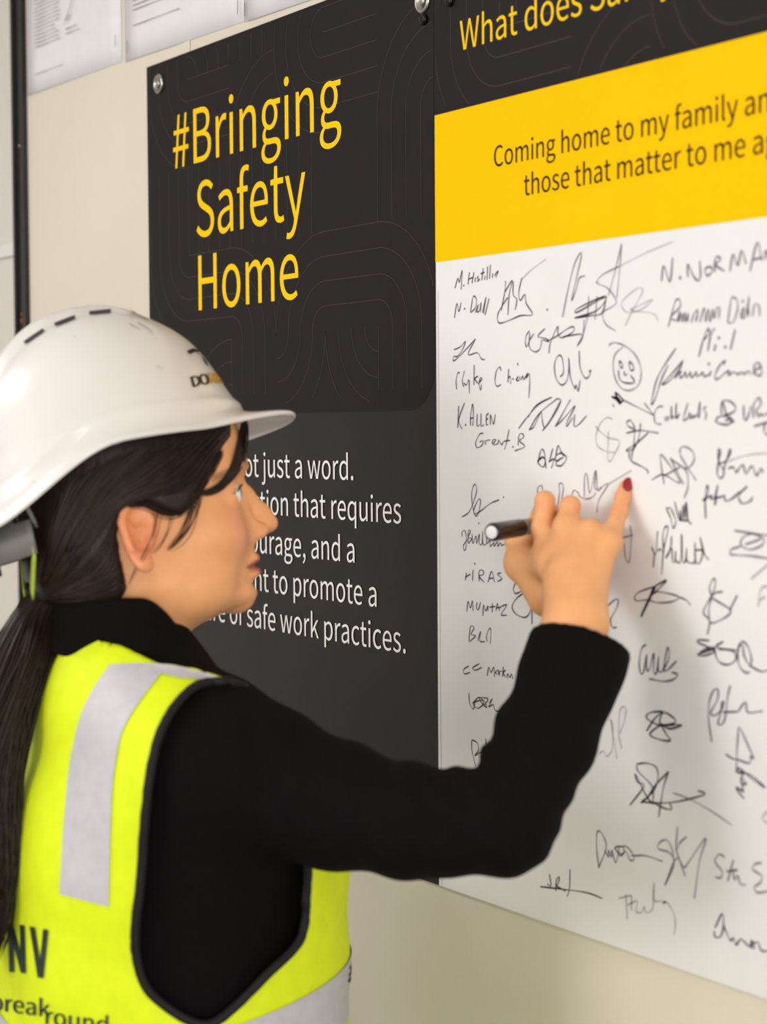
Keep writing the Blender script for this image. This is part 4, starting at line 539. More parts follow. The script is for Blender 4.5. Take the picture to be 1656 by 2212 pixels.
def tube(paths, nseg=5, flatr=1.0):
    """several tapered tubes -> verts, faces; a path is (points Nx3, radii N)"""
    vs = []; fs = []; o = 0; ang = np.arange(nseg) * 2 * math.pi / nseg
    for pts, rad in paths:
        pts = np.asarray(pts, float); n = len(pts); d = np.gradient(pts, axis=0); d /= np.maximum(np.linalg.norm(d, axis=1, keepdims=True), 1e-9)
        ref = np.array([.31, .27, .91]) if abs(d[0] @ [.31, .27, .91]) < .9 else np.array([1., 0, 0])
        u = np.cross(d, ref); u /= np.maximum(np.linalg.norm(u, axis=1, keepdims=True), 1e-9); w = np.cross(d, u)
        r = np.asarray(rad, float)[:, None, None]
        ring = pts[:, None, :] + r * (np.cos(ang)[None, :, None] * u[:, None, :] + np.sin(ang)[None, :, None] * w[:, None, :] * flatr)
        vs.append(ring.reshape(-1, 3))
        i = np.arange(n - 1)[:, None] * nseg; k = np.arange(nseg)[None, :]; k2 = (k + 1) % nseg
        fs.append((np.stack([i + k, i + k2, i + nseg + k2, i + nseg + k], -1).reshape(-1, 4) + o)); o += n * nseg
    return np.concatenate(vs), np.concatenate(fs)
def vlink(o, c=None):
    return o

# ------------------------------------------------------------------ person materials
M['skin'] = mat('skin', rough=.48, attr='Col', noise=.035, nscale=70, bump=.05, bscale=900, sss=.18, spec=.4)
M['hair'] = mat('hair_brown', lin(30, 19, 14), .42, noise=.35, nscale=60, spec=.28, bump=.35, bscale=260, stretch=(1, 1, .12))
M['strand'] = mat('hair_strand', lin(36, 21, 14), .42, noise=.3, nscale=40, spec=.28)
M['jacket'] = mat('jacket_black', lin(10, 8, 9), .85, noise=.2, nscale=120, bump=.25, bscale=700, spec=.10)
M['trim'] = mat('trim_black', lin(24, 23, 26), .7, noise=.1, nscale=200, spec=.25)
M['hivis'] = mat('hivis_yellow', lin(214, 232, 26), .66, noise=.04, nscale=60, bump=.12, bscale=1200, spec=.25)
M['reflect'] = mat('reflective_silver', lin(188, 185, 192), .5, metal=.08, noise=.05, nscale=90, bump=.1, bscale=900)
M['vest_ink'] = mat('vest_print', lin(30, 44, 38), .6)
M['hat'] = mat('hat_shell', lin(218, 214, 211), .28, noise=.012, nscale=20, spec=.45, coat=.25)
M['hat_grey'] = mat('hat_harness_grey', lin(118, 116, 116), .5, noise=.06, nscale=60)
M['scuff'] = mat('hat_scuff', lin(186, 180, 176), .6)
M['hat_dark'] = mat('hat_slot_dark', lin(40, 36, 38), .6)
M['hat_black'] = mat('hat_print_black', lin(28, 26, 30), .5)
M['hat_gold'] = mat('hat_print_gold', lin(196, 150, 50), .5)
M['strap'] = mat('strap_lime', lin(170, 190, 60), .7, noise=.05)
M['eye'] = mat('eye', rough=.12, attr='Col', spec=.6)
M['nail'] = mat('nail_red', lin(150, 4, 18), .18, noise=.02, coat=.5)
M['denim'] = mat('trousers_navy', lin(32, 34, 44), .85, noise=.15, nscale=90)
M['boot'] = mat('boot_leather', lin(120, 84, 50), .7, noise=.2, nscale=60)
M['pen_black'] = mat('marker_black', lin(26, 22, 24), .28, noise=.05)
M['pen_white'] = mat('marker_white', lin(225, 222, 225), .4)
M['pen_grey'] = mat('marker_grey', lin(140, 136, 134), .35, noise=.05)
M['pen_gold'] = mat('marker_gold', lin(190, 148, 24), .35, metal=.0, noise=.1, nscale=200)

SKIN = np.array(lin(232, 168, 114)); LIP = np.array(lin(170, 82, 78)); BLUSH = np.array(lin(226, 146, 114)); BROW = np.array(lin(40, 26, 20))
EAR = np.array(lin(224, 140, 100))

# ------------------------------------------------------------------ frames of the figure
ZH = 1.77; HS = 1.037
hx = ri0 * math.cos(math.radians(17)) + np.array([fw[0], fw[1], 0]) / np.linalg.norm(fw[:2]) * math.sin(math.radians(17))
Rh = Matrix([list(hx), list(np.cross([0, 0, 1], hx)), [0, 0, 1]]).transposed()       # columns forward, left, up
Rh = Rh @ Matrix.Rotation(math.radians(-10), 3, 'Y') @ Matrix.Rotation(math.radians(-6), 3, 'X')
RH = np.array(Rh); OH = W(296, 1170, ZH)
def head2w(p): return OH + HS * (np.asarray(p) @ RH.T)
def w2head(P): return ((np.asarray(P) - OH) @ RH) / HS
def pix2head(px, py, y):          # frame point on the head's plane at lateral offset y
    o = w2head(CAM); d = ray(px, py) @ RH; t = (y - o[1]) / d[1]; return o + d * t
CT = np.array([-1.612, -.345]); TAU = math.radians(-7)
tf = np.array([math.sin(-TAU), math.cos(TAU)]); tr_ = np.array([math.cos(TAU), -math.sin(-TAU)])
def w2t(P):                       # world -> torso frame (forward, left, z)
    q = P[:, :2] - CT; return q @ tf, -(q @ tr_), P[:, 2]
def t2w(fx, left, z): 
    p = CT + tf * fx - tr_ * left; return np.array([p[0], p[1], z])
person = empty('person', (CT[0], CT[1], 0)); tag(person, 'person in hi-vis vest and black jacket writing on the white board', 'person')
person_inv = Matrix.Translation((-CT[0], -CT[1], 0))
def own(o, par=None):
    """parent to the person (or one of its parts) and keep world coordinates"""
    par = par or person; o.parent = par
    if par is person: o.matrix_parent_inverse = person_inv
    return o

# ------------------------------------------------------------------ head and neck
HT = smooth_tab([  # z, front, back, half width, centre
    (-.089, .026, -.026, .028, .003), (-.084, .042, -.032, .037, .005), (-.079, .062, -.040, .043, .006), (-.075, .082, -.046, .0465, .006), (-.069, .0940, -.054, .0510, .006), (-.058, .0945, -.066, .0565, .005),
    (-.046, .0985, -.075, .0625, .004), (-.034, .1020, -.080, .0650, .003), (-.020, .1045, -.084, .0670, .002), (.000, .1035, -.088, .0690, .001), (.020, .1025, -.092, .0700, .0),
    (.036, .1055, -.095, .0710, .0), (.052, .1115, -.097, .0725, 0), (.070, .1125, -.097, .0735, 0), (.090, .1075, -.092, .071, 0), (.108, .094, -.080, .063, 0), (.124, .068, -.058, .047, 0), (.134, .03, -.028, .022, 0)], 90)
CC_ = head2w((-.022, 0, -.105))
neck_lo = w2head(np.array([CC_[0], CC_[1], 1.32]))
def head_core(P):
    x, y, z = P[:, 0], P[:, 1], P[:, 2]
    pw_ = 2.05 - .25 * np.exp(-((z + .045) / .022) ** 2) * (x > 0)
    return loft(x, y, z, HT, pw=pw_)
def head_sdf(P):
    x, y, z = P[:, 0], P[:, 1], P[:, 2]; ay = np.abs(y); Q = np.stack([x, ay, z], 1)
    d = head_core(P)
    # neck
    d = smin(d, cone(P, (-.022, 0, -.02), (-.026, 0, -.095), .050, .049), .014)
    d = smin(d, cone(P, (-.026, 0, -.095), neck_lo, .049, .047), .02)
    # cheek and jaw volume
    d = smin(d, ell(Q, (.054, .039, -.010), (.036, .026, .028)), .016)
    d = smin(d, ell(Q, (.036, .040, -.050), (.034, .021, .024)), .018)
    d = smin(d, ell(P, (.078, 0, -.068), (.0175, .020, .0145)), .010)
    # brow ridge, eye hollow
    d = smin(d, ell(Q, (.088, .026, .047), (.020, .024, .009)), .012)
    d = smax(d, -ell(Q, (.108, .033, .026), (.020, .019, .0125)), .012)
    # lids around the eyeball
    e = ell(Q, (.0805, .0320, .0245), (.0145, .0160, .0138))
    slot = ell(Q, (.094, .0325, .0238), (.0150, .0130, .0056))
    d = smin(d, smax(e, -slot, .0015), .004)
    # nose
    nb = chain(P, [(.098, 0, .038), (.1060, 0, .022), (.1165, 0, .004), (.1220, 0, -.0070)], [.0074, .0072, .0078, .0086], .006)
    nb = smin(nb, ell(Q, (.1065, .0115, -.0125), (.0115, .0070, .0078)), .006)
    nb = smin(nb, cone(P, (.100, 0, -.016), (.114, 0, -.0135), .0060, .0050), .005)
    nb = smin(nb, cone(Q, (.094, .008, .022), (.098, .012, -.008), .008, .009), .010)
    nb = smax(nb, -ell(Q, (.1120, .0068, -.0195), (.0075, .0034, .0052)), .002)
    nb = smax(nb, -ell(Q, (.1085, .0205, -.0050), (.012, .0040, .0085)), .005)
    d = smin(d, nb, .006)
    # lips and philtrum
    up_ = ell(P, (.0960, 0, -.0365), (.0108, .0220, .0062)); dn = ell(P, (.0945, 0, -.0485), (.0108, .0195, .0068))
    d = smin(d, up_, .006); d = smin(d, dn, .0055)
    d = smax(d, -ell(P, (.1060, 0, -.0424), (.0085, .0290, .0012)), .0030)
    d = smax(d, -ell(P, (.1060, 0, -.0590), (.0100, .0180, .0040)), .006)
    # ears
    Re = rotm('X', 14) @ rotm('Z', -18) @ rotm('Y', 8)
    sg = np.array([1, 1, 1])
    E = (Q - np.array([-.011, .0735, .0015], np.float32)) @ Re.astype(np.float32)     # ear frame: x fwd, y out, z up
    ex, ey, ez = E[:, 0], E[:, 1], E[:, 2]
    wz = np.interp(ez, [-.030, -.022, -.005, .012, .024, .031], [.0035, .0085, .0135, .0170, .0140, .004])
    rr = np.sqrt((ex + .001) ** 2 / np.maximum(wz, .002) ** 2 + np.clip((np.abs(ez) - .012) / .0185, 0, None) ** 2 * 0 + 1e-9)
    plate = smax((rr - 1) * wz, np.abs(ez - .0005) - .0305, .012)
    ear = smax(plate, np.abs(ey - .0035) - .0030, .004)
    rim_t = smax(np.abs(plate + .0030) - .0026, np.abs(ey - .0060) - .0036, .003); rim_t = np.where(ez < -.016, .02, rim_t)
    ear = smin(ear, rim_t, .003)
    ear = smax(ear, -ell(E, (.001, .0088, -.004), (.0080, .0064, .0115)), .002)
    ear = smax(ear, -ell(E, (-.002, .0088, .015), (.0070, .0056, .0085)), .002)
    ear = smin(ear, ell(E, (.0105, .0045, -.006), (.0040, .0040, .0055)), .003)
    ear = smin(ear, ell(E, (.004, .0030, -.0245), (.0075, .0042, .0075)), .005)
    d = smin(d, ear, .004)
    return d * .9
hv, hf = surf(head_sdf, (-.125, -.115, -.215), (.140, .115, .145), .0016)
# skin tints, plus shade painted into the mouth crease and nostrils
hp = hv.copy(); ay = np.abs(hp[:, 1])
def blob(c, r): return np.exp(-(((np.stack([hp[:, 0], ay, hp[:, 2]], 1) - np.array(c)) / np.array(r)) ** 2).sum(1))
hc = np.tile(SKIN, (len(hp), 1))
def tint(c, w): 
    global hc
    hc = hc * (1 - w[:, None]) + c * w[:, None]
tint(BLUSH, .75 * blob((.085, .045, -.010), (.04, .022, .022)))
tint(BLUSH, .5 * blob((.125, 0, -.010), (.018, .016, .012)))
tint(EAR, np.clip(blob((-.010, .082, .002), (.030, .013, .036)) * 1.2, 0, .85))
lipw = np.clip(1.6 - (((hp[:, 1] / .0275) ** 2 + ((hp[:, 2] + .0425) / (.0135 * np.sqrt(np.clip(1 - (hp[:, 1] / .028) ** 2, .05, 1)))) ** 2)) * 1.6, 0, 1) * (hp[:, 0] > .072)
tint(LIP, np.clip(lipw * 1.3, 0, .95))
tint(np.array(lin(126, 52, 48)), np.clip(1.5 - np.abs(hp[:, 2] + .0424) / .0012, 0, .6) * (ay < .027) * (hp[:, 0] > .078))  # painted shade along the crease between the lips
tint(np.array(lin(96, 40, 34)), np.clip(1.6 * np.exp(-(((hp[:, 0] - .1125) / .007) ** 2 + ((ay - .0068) / .0034) ** 2 + ((hp[:, 2] + .0175) / .004) ** 2)), 0, .9))  # painted shade inside the nostril hollows
zb_ = .0445 + .006 * np.clip((ay - .012) / .02, 0, 1) - .010 * np.clip((ay - .036) / .02, 0, 1)
tint(BROW, np.clip(1.4 - np.abs(hp[:, 2] - zb_) / .0034, 0, .9) * .55 * (ay > .011) * (ay < .056) * (hp[:, 0] > .06))
tint(BROW, .8 * np.clip(1.3 - np.abs(np.sqrt(((ay - .0325) / .0125) ** 2 + ((hp[:, 2] - .0240) / .0052) ** 2) - 1.05) * 7, 0, 1) * (hp[:, 0] > .080) * (hp[:, 2] > .0235))
headv_w = head2w(hv); head_tree = BVHTree.FromPolygons([tuple(map(float, p)) for p in headv_w], [tuple(map(int, q)) for q in hf])

# ------------------------------------------------------------------ right arm and hand (joints: frame x, frame y, distance off the wall plane in metres)
def off(px, py, dist):
    d = ray(px, py); t = (-dist - CAM[1]) / d[1]; return CAM + d * t
def hj(cx_, cy_, dist): return off(1000 + cx_ / 3.6, 980 + cy_ / 3.6, dist)
Wr = W(1243, 1345, 1.655)
MC = dict(i=hj(625, 585, .060), m=hj(800, 570, .062), r=hj(985, 610, .055), p=hj(1140, 690, .047))
IDX = [MC['i'], hj(635, 365, .058), hj(615, 450, .030), hj(570, 525, .020)]
MID = [MC['m'], hj(832, 405, .052), hj(800, 520, .026), hj(735, 575, .021)]
RNG = [MC['r'], hj(1000, 585, .026), hj(930, 640, .018), hj(860, 640, .022)]
PNK = [MC['p'], hj(1212, 455, .022), hj(1240, 340, .013), hj(1262, 262, .0085)]
THB = [hj(660, 1110, .056), hj(468, 850, .054), hj(430, 670, .046), hj(690, 505, .034)]
def toC_(p): return (CAM - p) / np.linalg.norm(CAM - p)
def hand_sdf(P):
    d = cone(P, Wr, MC['m'] * .45 + Wr * .55, .0265, .0210)
    for k, r0, r1 in (('i', .0165, .0100), ('m', .0175, .0105), ('r', .0165, .0100), ('p', .0150, .0092)):
        d = smin(d, cone(P, Wr * .78 + MC[k] * .22, MC[k], r0, r1), .014)
    d = smin(d, cone(P, (MC['i'] + MC['p']) * .5 * .5 + Wr * .5, (MC['i'] + MC['p']) * .5, .017, .012), .016)
    d = smin(d, chain(P, IDX, [.0100, .0088, .0082, .0072], .004), .007)
    d = smin(d, chain(P, MID, [.0104, .0090, .0084, .0072], .004), .007)
    d = smin(d, chain(P, RNG, [.0100, .0086, .0080, .0070], .004), .007)
    d = smin(d, chain(P, PNK, [.0092, .0076, .0070, .0062], .004), .009)
    d = smin(d, chain(P, THB, [.0200, .0150, .0112, .0088], .010), .016)
    d = smin(d, cone(P, THB[1], MC['i'] * .62 + Wr * .38, .012, .015), .016)
    for k in 'imrp':
        d = smin(d, np.sqrt(((P - (MC[k] + toC_(MC[k]) * .0035)) ** 2).sum(1)) - .0078, .008)
        d = smin(d, cone(P, MC[k] + toC_(MC[k]) * .0062, Wr * .6 + MC[k] * .4 + toC_(Wr) * .0105, .0042, .0032), .008)
    fd = El - Wr
    d = smin(d, cone(P, Wr, Wr + fd * .75, .0265, .036), .012)
    return d * .92
Sh = W(462, 1600, 1.68); El = W(1092, 1788, 1.575)
allj = np.stack([*MC.values(), *IDX, *MID, *RNG, *PNK, *THB, Wr, Wr + (El - Wr) * .6])
av, af = surf(hand_sdf, allj.min(0) - .03, allj.max(0) + .03, .00135)
ac = np.tile(SKIN, (len(av), 1))
def near(pts, r): 
    return np.max([np.exp(-((av - p) ** 2).sum(1) / (r * r)) for p in pts], 0)
kn = near([IDX[1], MID[1], PNK[1], PNK[2], MC['i'], MC['m'], MC['r']], .013)
ac = ac * (1 - .35 * kn[:, None]) + BLUSH * .35 * kn[:, None]

# hidden limbs and trunk under the clothes, legs down to the boots
def trunk_sdf(P):
    fx, l, z = w2t(P); Q = np.stack([fx, np.abs(l), z], 1)
    d = loft(fx, l, z, smooth_tab([(.86, .10, -.10, .155, 0), (1.0, .09, -.085, .13, 0), (1.12, .10, -.09, .13, 0), (1.20, .07, -.085, .125, 0), (1.25, .03, -.08, .09, -.02), (1.28, .0, -.07, .05, -.03)], 40))
    d = smin(d, cone(Q, (0, .09, .90), (.0, .085, .50), .075, .050), .03)
    d = smin(d, cone(Q, (0, .085, .50), (-.02, .085, .10), .048, .034), .02)
    d = smin(d, cone(Q, (-.03, .085, .05), (.13, .095, .035), .034, .026), .02)
    return d * .9
tv, tf_ = surf(trunk_sdf, (CT[0] - .24, CT[1] - .2, .0), (CT[0] + .24, CT[1] + .25, 1.38), .008)
LS = t2w(0, .165, 1.30); LE = t2w(-.03, .215, 1.03); LW = t2w(.05, .225, .82)
def larm_sdf(P):
    d = chain(P, [LS, LE, LW], [.045, .036, .026], .02)
    pk = t2w(.075, .225, .745); d = smin(d, cone(P, LW, pk, .022, .019), .015)
    for i_ in range(4):
        a = t2w(.055 + .014 * i_, .222, .735); b = t2w(.06 + .014 * i_, .212, .69 + abs(i_ - 1.3) * .006); c = t2w(.058 + .014 * i_, .195, .665 + abs(i_ - 1.3) * .006)
        d = smin(d, chain(P, [a, b, c], [.0088, .008, .0068], .004), .006)
    d = smin(d, chain(P, [t2w(.05, .22, .79), t2w(.095, .205, .765), t2w(.105, .198, .73)], [.013, .0098, .0078], .006), .012)
    return d * .92
lb = np.stack([LS, LE, LW, t2w(.1, .2, .66)]); lv, lf = surf(larm_sdf, lb.min(0) - .06, lb.max(0) + .06, .003)
V_ = [headv_w, av, tv, lv]; F_ = [hf, af, tf_, lf]; C_ = [hc, ac, np.tile(SKIN, (len(tv), 1)), np.tile(SKIN, (len(lv), 1))]
o_ = np.cumsum([0] + [len(v) for v in V_[:-1]])
body = own(npmesh('body', np.concatenate(V_), np.concatenate([f + o for f, o in zip(F_, o_)]), M['skin']))
setcol(body, np.concatenate(C_))

# eyes
for s in (-1, 1):
    v = []; f = []; n = 24; m_ = 14; c = []
    for i in range(m_ + 1):
        for k in range(n):
            th = math.pi * i / m_; a = 2 * math.pi * k / n
            g = np.array([math.cos(th), math.sin(th) * math.cos(a), math.sin(th) * math.sin(a)])
            g = np.array(rotm('Z', 6 * -1)) @ g
            v.append(np.array([.0838, .0328 * s, .0245]) + .0122 * g)
            c.append((.01, .008, .006) if th < .22 else ((.05, .028, .014) if th < .5 else (.82, .80, .80)))
    for i in range(m_):
        for k in range(n): f.append((i * n + k, i * n + (k + 1) % n, (i + 1) * n + (k + 1) % n, (i + 1) * n + k))
    e = own(npmesh('eye', head2w(np.array(v)), np.array(f), M['eye'])); setcol(e, np.array(c))

# upper lashes
for s in (-1, 1):
    yy = np.linspace(.0205, .0452, 16); zz0 = .0238 + .0058 * np.sqrt(np.clip(1 - ((yy - .0325) / .0130) ** 2, 0, 1))
    xx = .0805 + .0150 * np.sqrt(np.clip(1 - ((yy - .032) / .0165) ** 2 - ((zz0 - .0245) / .0140) ** 2, .02, 1)); kk = np.linspace(0, 1, 16)
    v, f = tube([(head2w(np.stack([xx + .0004, yy * s, zz0 + .0002], 1)), .0007 + .0003 * np.sin(kk * math.pi)), (head2w(np.stack([xx + .0030, yy * s * 1.02, zz0 + .0016], 1)), .0003 + .0004 * np.sin(kk * math.pi))], 6)
    own(npmesh('eyelashes', v, f, M['strand']))
# painted nails
def nail(tip, prev, nrm, w, l, name='fingernail', back=.0):
    d = tip - prev; d /= np.linalg.norm(d); nrm = nrm - d * (nrm @ d); nrm /= np.linalg.norm(nrm); s = np.cross(d, nrm)
    v = []; f = []; n = 8
    for j in range(n + 1):
        for i in range(n + 1):
            a = (i / n * 2 - 1); b = j / n * 2 - 1
            u = a * math.sqrt(max(0, 1 - .5 * b * b)); t = b * math.sqrt(max(0, 1 - .5 * a * a))
            v.append(tip + d * (t * l - back) + s * (u * w) + nrm * (.0072 * math.sqrt(max(0, 1 - (u * w / .0078) ** 2)) + .0002 - .0012 * max(0, t) ** 2))
    for j in range(n):
        for i in range(n):
            a = j * (n + 1) + i; f.append((a, a + 1, a + n + 2, a + n + 1))
    o = own(npmesh(name, v, f, M['nail'])); md = o.modifiers.new('t', 'SOLIDIFY'); md.thickness = .0006; return o
toC = lambda p: (CAM - p) / np.linalg.norm(CAM - p)
nail(PNK[3], PNK[2], toC(PNK[3]) + ri * .25, .0052, .0072, back=-.001)
nail(THB[3], THB[2], toC(THB[3]) + up * .8 - ri * .2, .0062, .0078)
nail(RNG[3], RNG[2], toC(RNG[3]) + up * 1.5, .0056, .0074)
nail(MID[3], MID[2], -ri * .3 + up, .0056, .0074)
nail(IDX[3], IDX[2], -ri * .9 + up * .5 + toC(IDX[3]) * .3, .0056, .0074)

# ------------------------------------------------------------------ hard hat (its own thing, worn on the head)
hat = empty('hard_hat', tuple(head2w((0, 0, .09)))); tag(hat, 'white vented hard hat with short peak worn by the person', 'hard hat')
hat_inv = Matrix.Translation(hat.location).inverted()
def ownh(o, par=None):
    o.parent = par or hat
    if par is None: o.matrix_parent_inverse = hat_inv
    return o
NH = 96
def sstep(a, b, x):
    t = np.clip((x - a) / (b - a), 0, 1); return t * t * (3 - 2 * t)
th = np.arange(NH) * 2 * math.pi / NH; ct, st_ = np.cos(th), np.sin(th); peakw = sstep(.52, .95, ct)
def hring(Lf, Lb, Wd, z, droop, pk=0., up_=0., e=1.0):
    cc = np.sign(ct) * np.abs(ct) ** e
    x = np.where(ct > 0, Lf * cc + pk * peakw * ct, -Lb * cc) - .008; x = np.where(ct > 0, x, -np.abs(Lb * cc) - .008)
    y = Wd * np.sign(st_) * np.abs(st_) ** e
    dz = -droop * sstep(-.02, -.135, x * 1.0) if False else -droop * sstep(.01, .145, -x)
    return np.stack([x, y, z + dz + up_ * peakw], 1)
DR = .050
rows = [hring(.1255, .150, .1145, .0800, DR, .046, .0075),      # lower lip of the rim
        hring(.1265, .152, .1160, .0815, DR, .047, .0080),
        hring(.1265, .152, .1158, .0840, DR, .047, .0082),
        hring(.1262, .148, .1120, .0872, DR, .029, .0065),
        hring(.1262, .144, .1085, .0920, DR, .009, .0040),
        hring(.1262, .142, .1060, .0990, DR, .000, .0010),
        hring(.1258, .1418, .1062, .1060, DR * .95),
        hring(.1246, .1410, .1052, .1095, DR * .90),
        hring(.1208, .1388, .1030, .1125, DR * .84)]
# dome above the soft crease
for t, s, zz, sw in ((.0, .975, .1215, .985), (.1, .925, .132, .955), (.2, .88, .143, .91), (.3, .82, .1545, .855), (.4, .755, .1655, .79), (.5, .67, .1755, .71), (.6, .575, .184, .62), (.7, .465, .191, .52), (.8, .345, .1965, .40), (.9, .19, .200, .25), (.97, .08, .2015, .11)):
    rows.append(hring(.1155 * s * (1.03 + .03 * math.sin(math.pi * min(1, t * 1.3))), .138 * (s * .93 + .07 * s * s), .1025 * sw, zz, DR * .62 * (1 - t) ** 1.2))
HV = np.concatenate(rows); HV[:, 2] += .15 * np.clip(HV[:, 2] - .1125 + .03 * 0, 0, None); nr = len(rows)
# raised crest over the crown
cx_ = HV[:, 0]; cy_ = np.abs(HV[:, 1])
crest = (1 - sstep(.022, .034, cy_)) * sstep(-.125, -.085, cx_) * (1 - sstep(.005, .060, cx_)) * sstep(.125, .16, HV[:, 2])
HV[:, 2] += .0095 * crest
apex = len(HV); HV = np.vstack([HV, [[-.008, 0, .2245]]])
HF = [(i * NH + k, i * NH + (k + 1) % NH, (i + 1) * NH + (k + 1) % NH, (i + 1) * NH + k) for i in range(nr - 1) for k in range(NH)]
HF += [((nr - 1) * NH + k, (nr - 1) * NH + (k + 1) % NH, apex) for k in range(NH)]
_r = math.radians(-5); _y, _z = HV[:, 1].copy(), HV[:, 2] - .09
HV[:, 1] = _y * math.cos(_r) - _z * math.sin(_r); HV[:, 2] = _y * math.sin(_r) + _z * math.cos(_r) + .09 - .007
HATV = head2w(HV)
shell = ownh(mesh('shell', HATV, HF, M['hat'], None, smooth=True))
md = shell.modifiers.new('s', 'SUBSURF'); md.levels = 1; md.render_levels = 2
md = shell.modifiers.new('t', 'SOLIDIFY'); md.thickness = .0026; md.offset = -1
hat_tree = bvh(HATV, HF)
def decal(tree, poly_pts, lift, name, m, par, own_fn, sub=3):
    """patch of a surface under a frame polygon grid: rows of frame points -> mesh lying on the surface"""
    g = np.asarray(poly_pts, float); v = []; R_, C_n = g.shape[:2]
    for r in range(R_):
        for c in range(C_n):
            p, n = cast(tree, *g[r, c])
            if p is None: p = v[-1] if v else W(*g[r, c], 1.7); n = toC(p)
            if n @ toC(p) < 0: n = -n
            v.append(p + n * lift)
    f = [(r * C_n + c, r * C_n + c + 1, (r + 1) * C_n + c + 1, (r + 1) * C_n + c) for r in range(R_ - 1) for c in range(C_n - 1)]
    return own_fn(npmesh(name, v, np.array(f), m), par) if par else own_fn(npmesh(name, v, np.array(f), m))
def strip_between(left, right, nl=30, nw=8):
    A = catmull(left, 10); B = catmull(right, 10)
    def rs(Q, n):
        s = np.concatenate([[0], np.cumsum(np.linalg.norm(np.diff(Q, axis=0), axis=1))]); t = np.linspace(0, s[-1], n)
        return np.stack([np.interp(t, s, Q[:, i]) for i in range(2)], 1)
    A, B = rs(A, nl), rs(B, nl); w = np.linspace(0, 1, nw)[None, :, None]
    return A[:, None] * (1 - w) + B[:, None] * w
# vent slots beside the crest
for (a, b) in (((54, 742), (95, 714)), ((119, 703), (162, 686)), ((193, 678), (239, 673))):
    a = np.array(a, float); b = np.array(b, float); n_ = np.array([b[1] - a[1], a[0] - b[0]]); n_ /= np.linalg.norm(n_)
    decal(hat_tree, strip_between([a - n_ * 3.5, b - n_ * 3.5], [a + n_ * 3.5, b + n_ * 3.5], 8, 3), .0012, 'vent_slot', M['hat_dark'], None, ownh)
# printed mark on the front
def surf_text(tree, items, m, name, own_fn, lift=.0008, step=.00003):
    """outline lettering laid on a surface; items: text, frame origin, frame vectors of one cap height in x and y, bold offsets"""
    V = []; F = []
    for s, origin, ex, ey, bold in items:
        vs, fs = glyph_mesh(s); k = 1 / 268.0
        for bi, dx in enumerate(bold):
            v = []
            for p in vs:
                q = np.array(origin) + [dx, .1 * dx] + np.array(ex) * p[0] * k + np.array(ey) * p[1] * k
                pt, n = cast(tree, *q)
                if pt is None: v.append(np.full(3, np.nan)); continue
                if n @ toC(pt) < 0: n = -n
                v.append(pt + n * (lift + bi * step))
            v = np.array(v); o = len(V); V += list(np.nan_to_num(v, nan=9.0)); F += [tuple(i + o for i in f) for f in fs if not np.isnan(v[list(f)]).any()]
    used = sorted({i for f in F for i in f}); mp = {j: i for i, j in enumerate(used)}; V = np.array(V)
    return own_fn(mesh(name, V[used], [tuple(mp[i] for i in f) for f in F], m)) if used else None
BO = (0, 1.6, 3.0)
surf_text(hat_tree, [('D', (412, 838), (24, -7), (-6, -23), BO), ('O', (431, 833), (22, -4), (-7, -23), BO)], M['hat_black'], 'logo_lettering', ownh)
surf_text(hat_tree, [('A', (480, 829), (15, 4), (-10, -23), BO)], M['hat_black'], 'logo_lettering', ownh)
surf_text(hat_tree, [('R', (450, 829), (20, -1), (-8, -23), BO), ('N', (466, 828), (18, 2), (-9, -23), BO)], M['hat_gold'], 'logo_lettering', ownh)
V = []; F = []
for pl in ([(405, 763), (418, 757), (428, 760)], [(418, 757), (436, 772), (446, 790)], [(440, 768), (447, 777), (452, 786)], [(449, 770), (457, 780)]):
    o = decal(hat_tree, strip_between([np.array(p) - [3, 3] for p in pl], [np.array(p) + [4, 3.5] for p in pl], 8, 3), .0010, 'tmp', M['hat_black'], None, lambda x: x)
    n0 = len(V); V += [tuple(q.co) for q in o.data.vertices]; F += [tuple(i + n0 for i in q.vertices) for q in o.data.polygons]; bpy.data.objects.remove(o)
ownh(mesh('logo_mark', V, F, M['hat_black']))
V = []; F = []
for pl in ([(276, 664), (296, 680), (318, 690)], [(280, 700), (302, 712)], [(298, 697), (322, 712), (330, 722)], [(338, 792), (352, 797)], [(160, 727), (166, 729)], [(70, 1040), (78, 1042)]):
    o = decal(hat_tree, strip_between([np.array(p) - [0, 1.3] for p in pl], [np.array(p) + [0, 1.3] for p in pl], 8, 3), .0007, 'tmp', M['scuff'], None, lambda x: x)
    n0 = len(V); V += [tuple(q.co) for q in o.data.vertices]; F += [tuple(i + n0 for i in q.vertices) for q in o.data.polygons]; bpy.data.objects.remove(o)
sf = ownh(mesh('scuff_marks', V, F, M['scuff'])); sf['kind'] = 'stuff'
# harness: head band with rear ratchet, grey side web, lime nape strap
def band(name, pts_l, h, m, thick=.003, rad=None):
    P = np.array(pts_l); v = []; f = []
    for i, p in enumerate(P):
        v += [p + np.array([0, 0, -h / 2]), p + np.array([0, 0, h / 2])]
    f = [(2 * i, 2 * i + 2, 2 * i + 3, 2 * i + 1) for i in range(len(P) - 1)]
    o = ownh(mesh(name, head2w(np.array(v)), f, m, None, smooth=True)); q = o.modifiers.new('t', 'SOLIDIFY'); q.thickness = thick; q.offset = 0
    return o
aa = np.linspace(-math.pi, math.pi, 49)
band('head_band', [(.006 + (.098 if math.cos(a) > 0 else .118) * math.cos(a), .080 * math.sin(a), .100 - .035 * max(0, -math.cos(a))) for a in aa], .022, M['hat_grey'])
aa = np.linspace(math.radians(132), math.radians(228), 31)
band('nape_band', [(-.006 + .134 * math.cos(a), .086 * math.sin(a), .030 - .014 * max(0, -math.cos(a))) for a in aa], .030, M['hat_grey'])
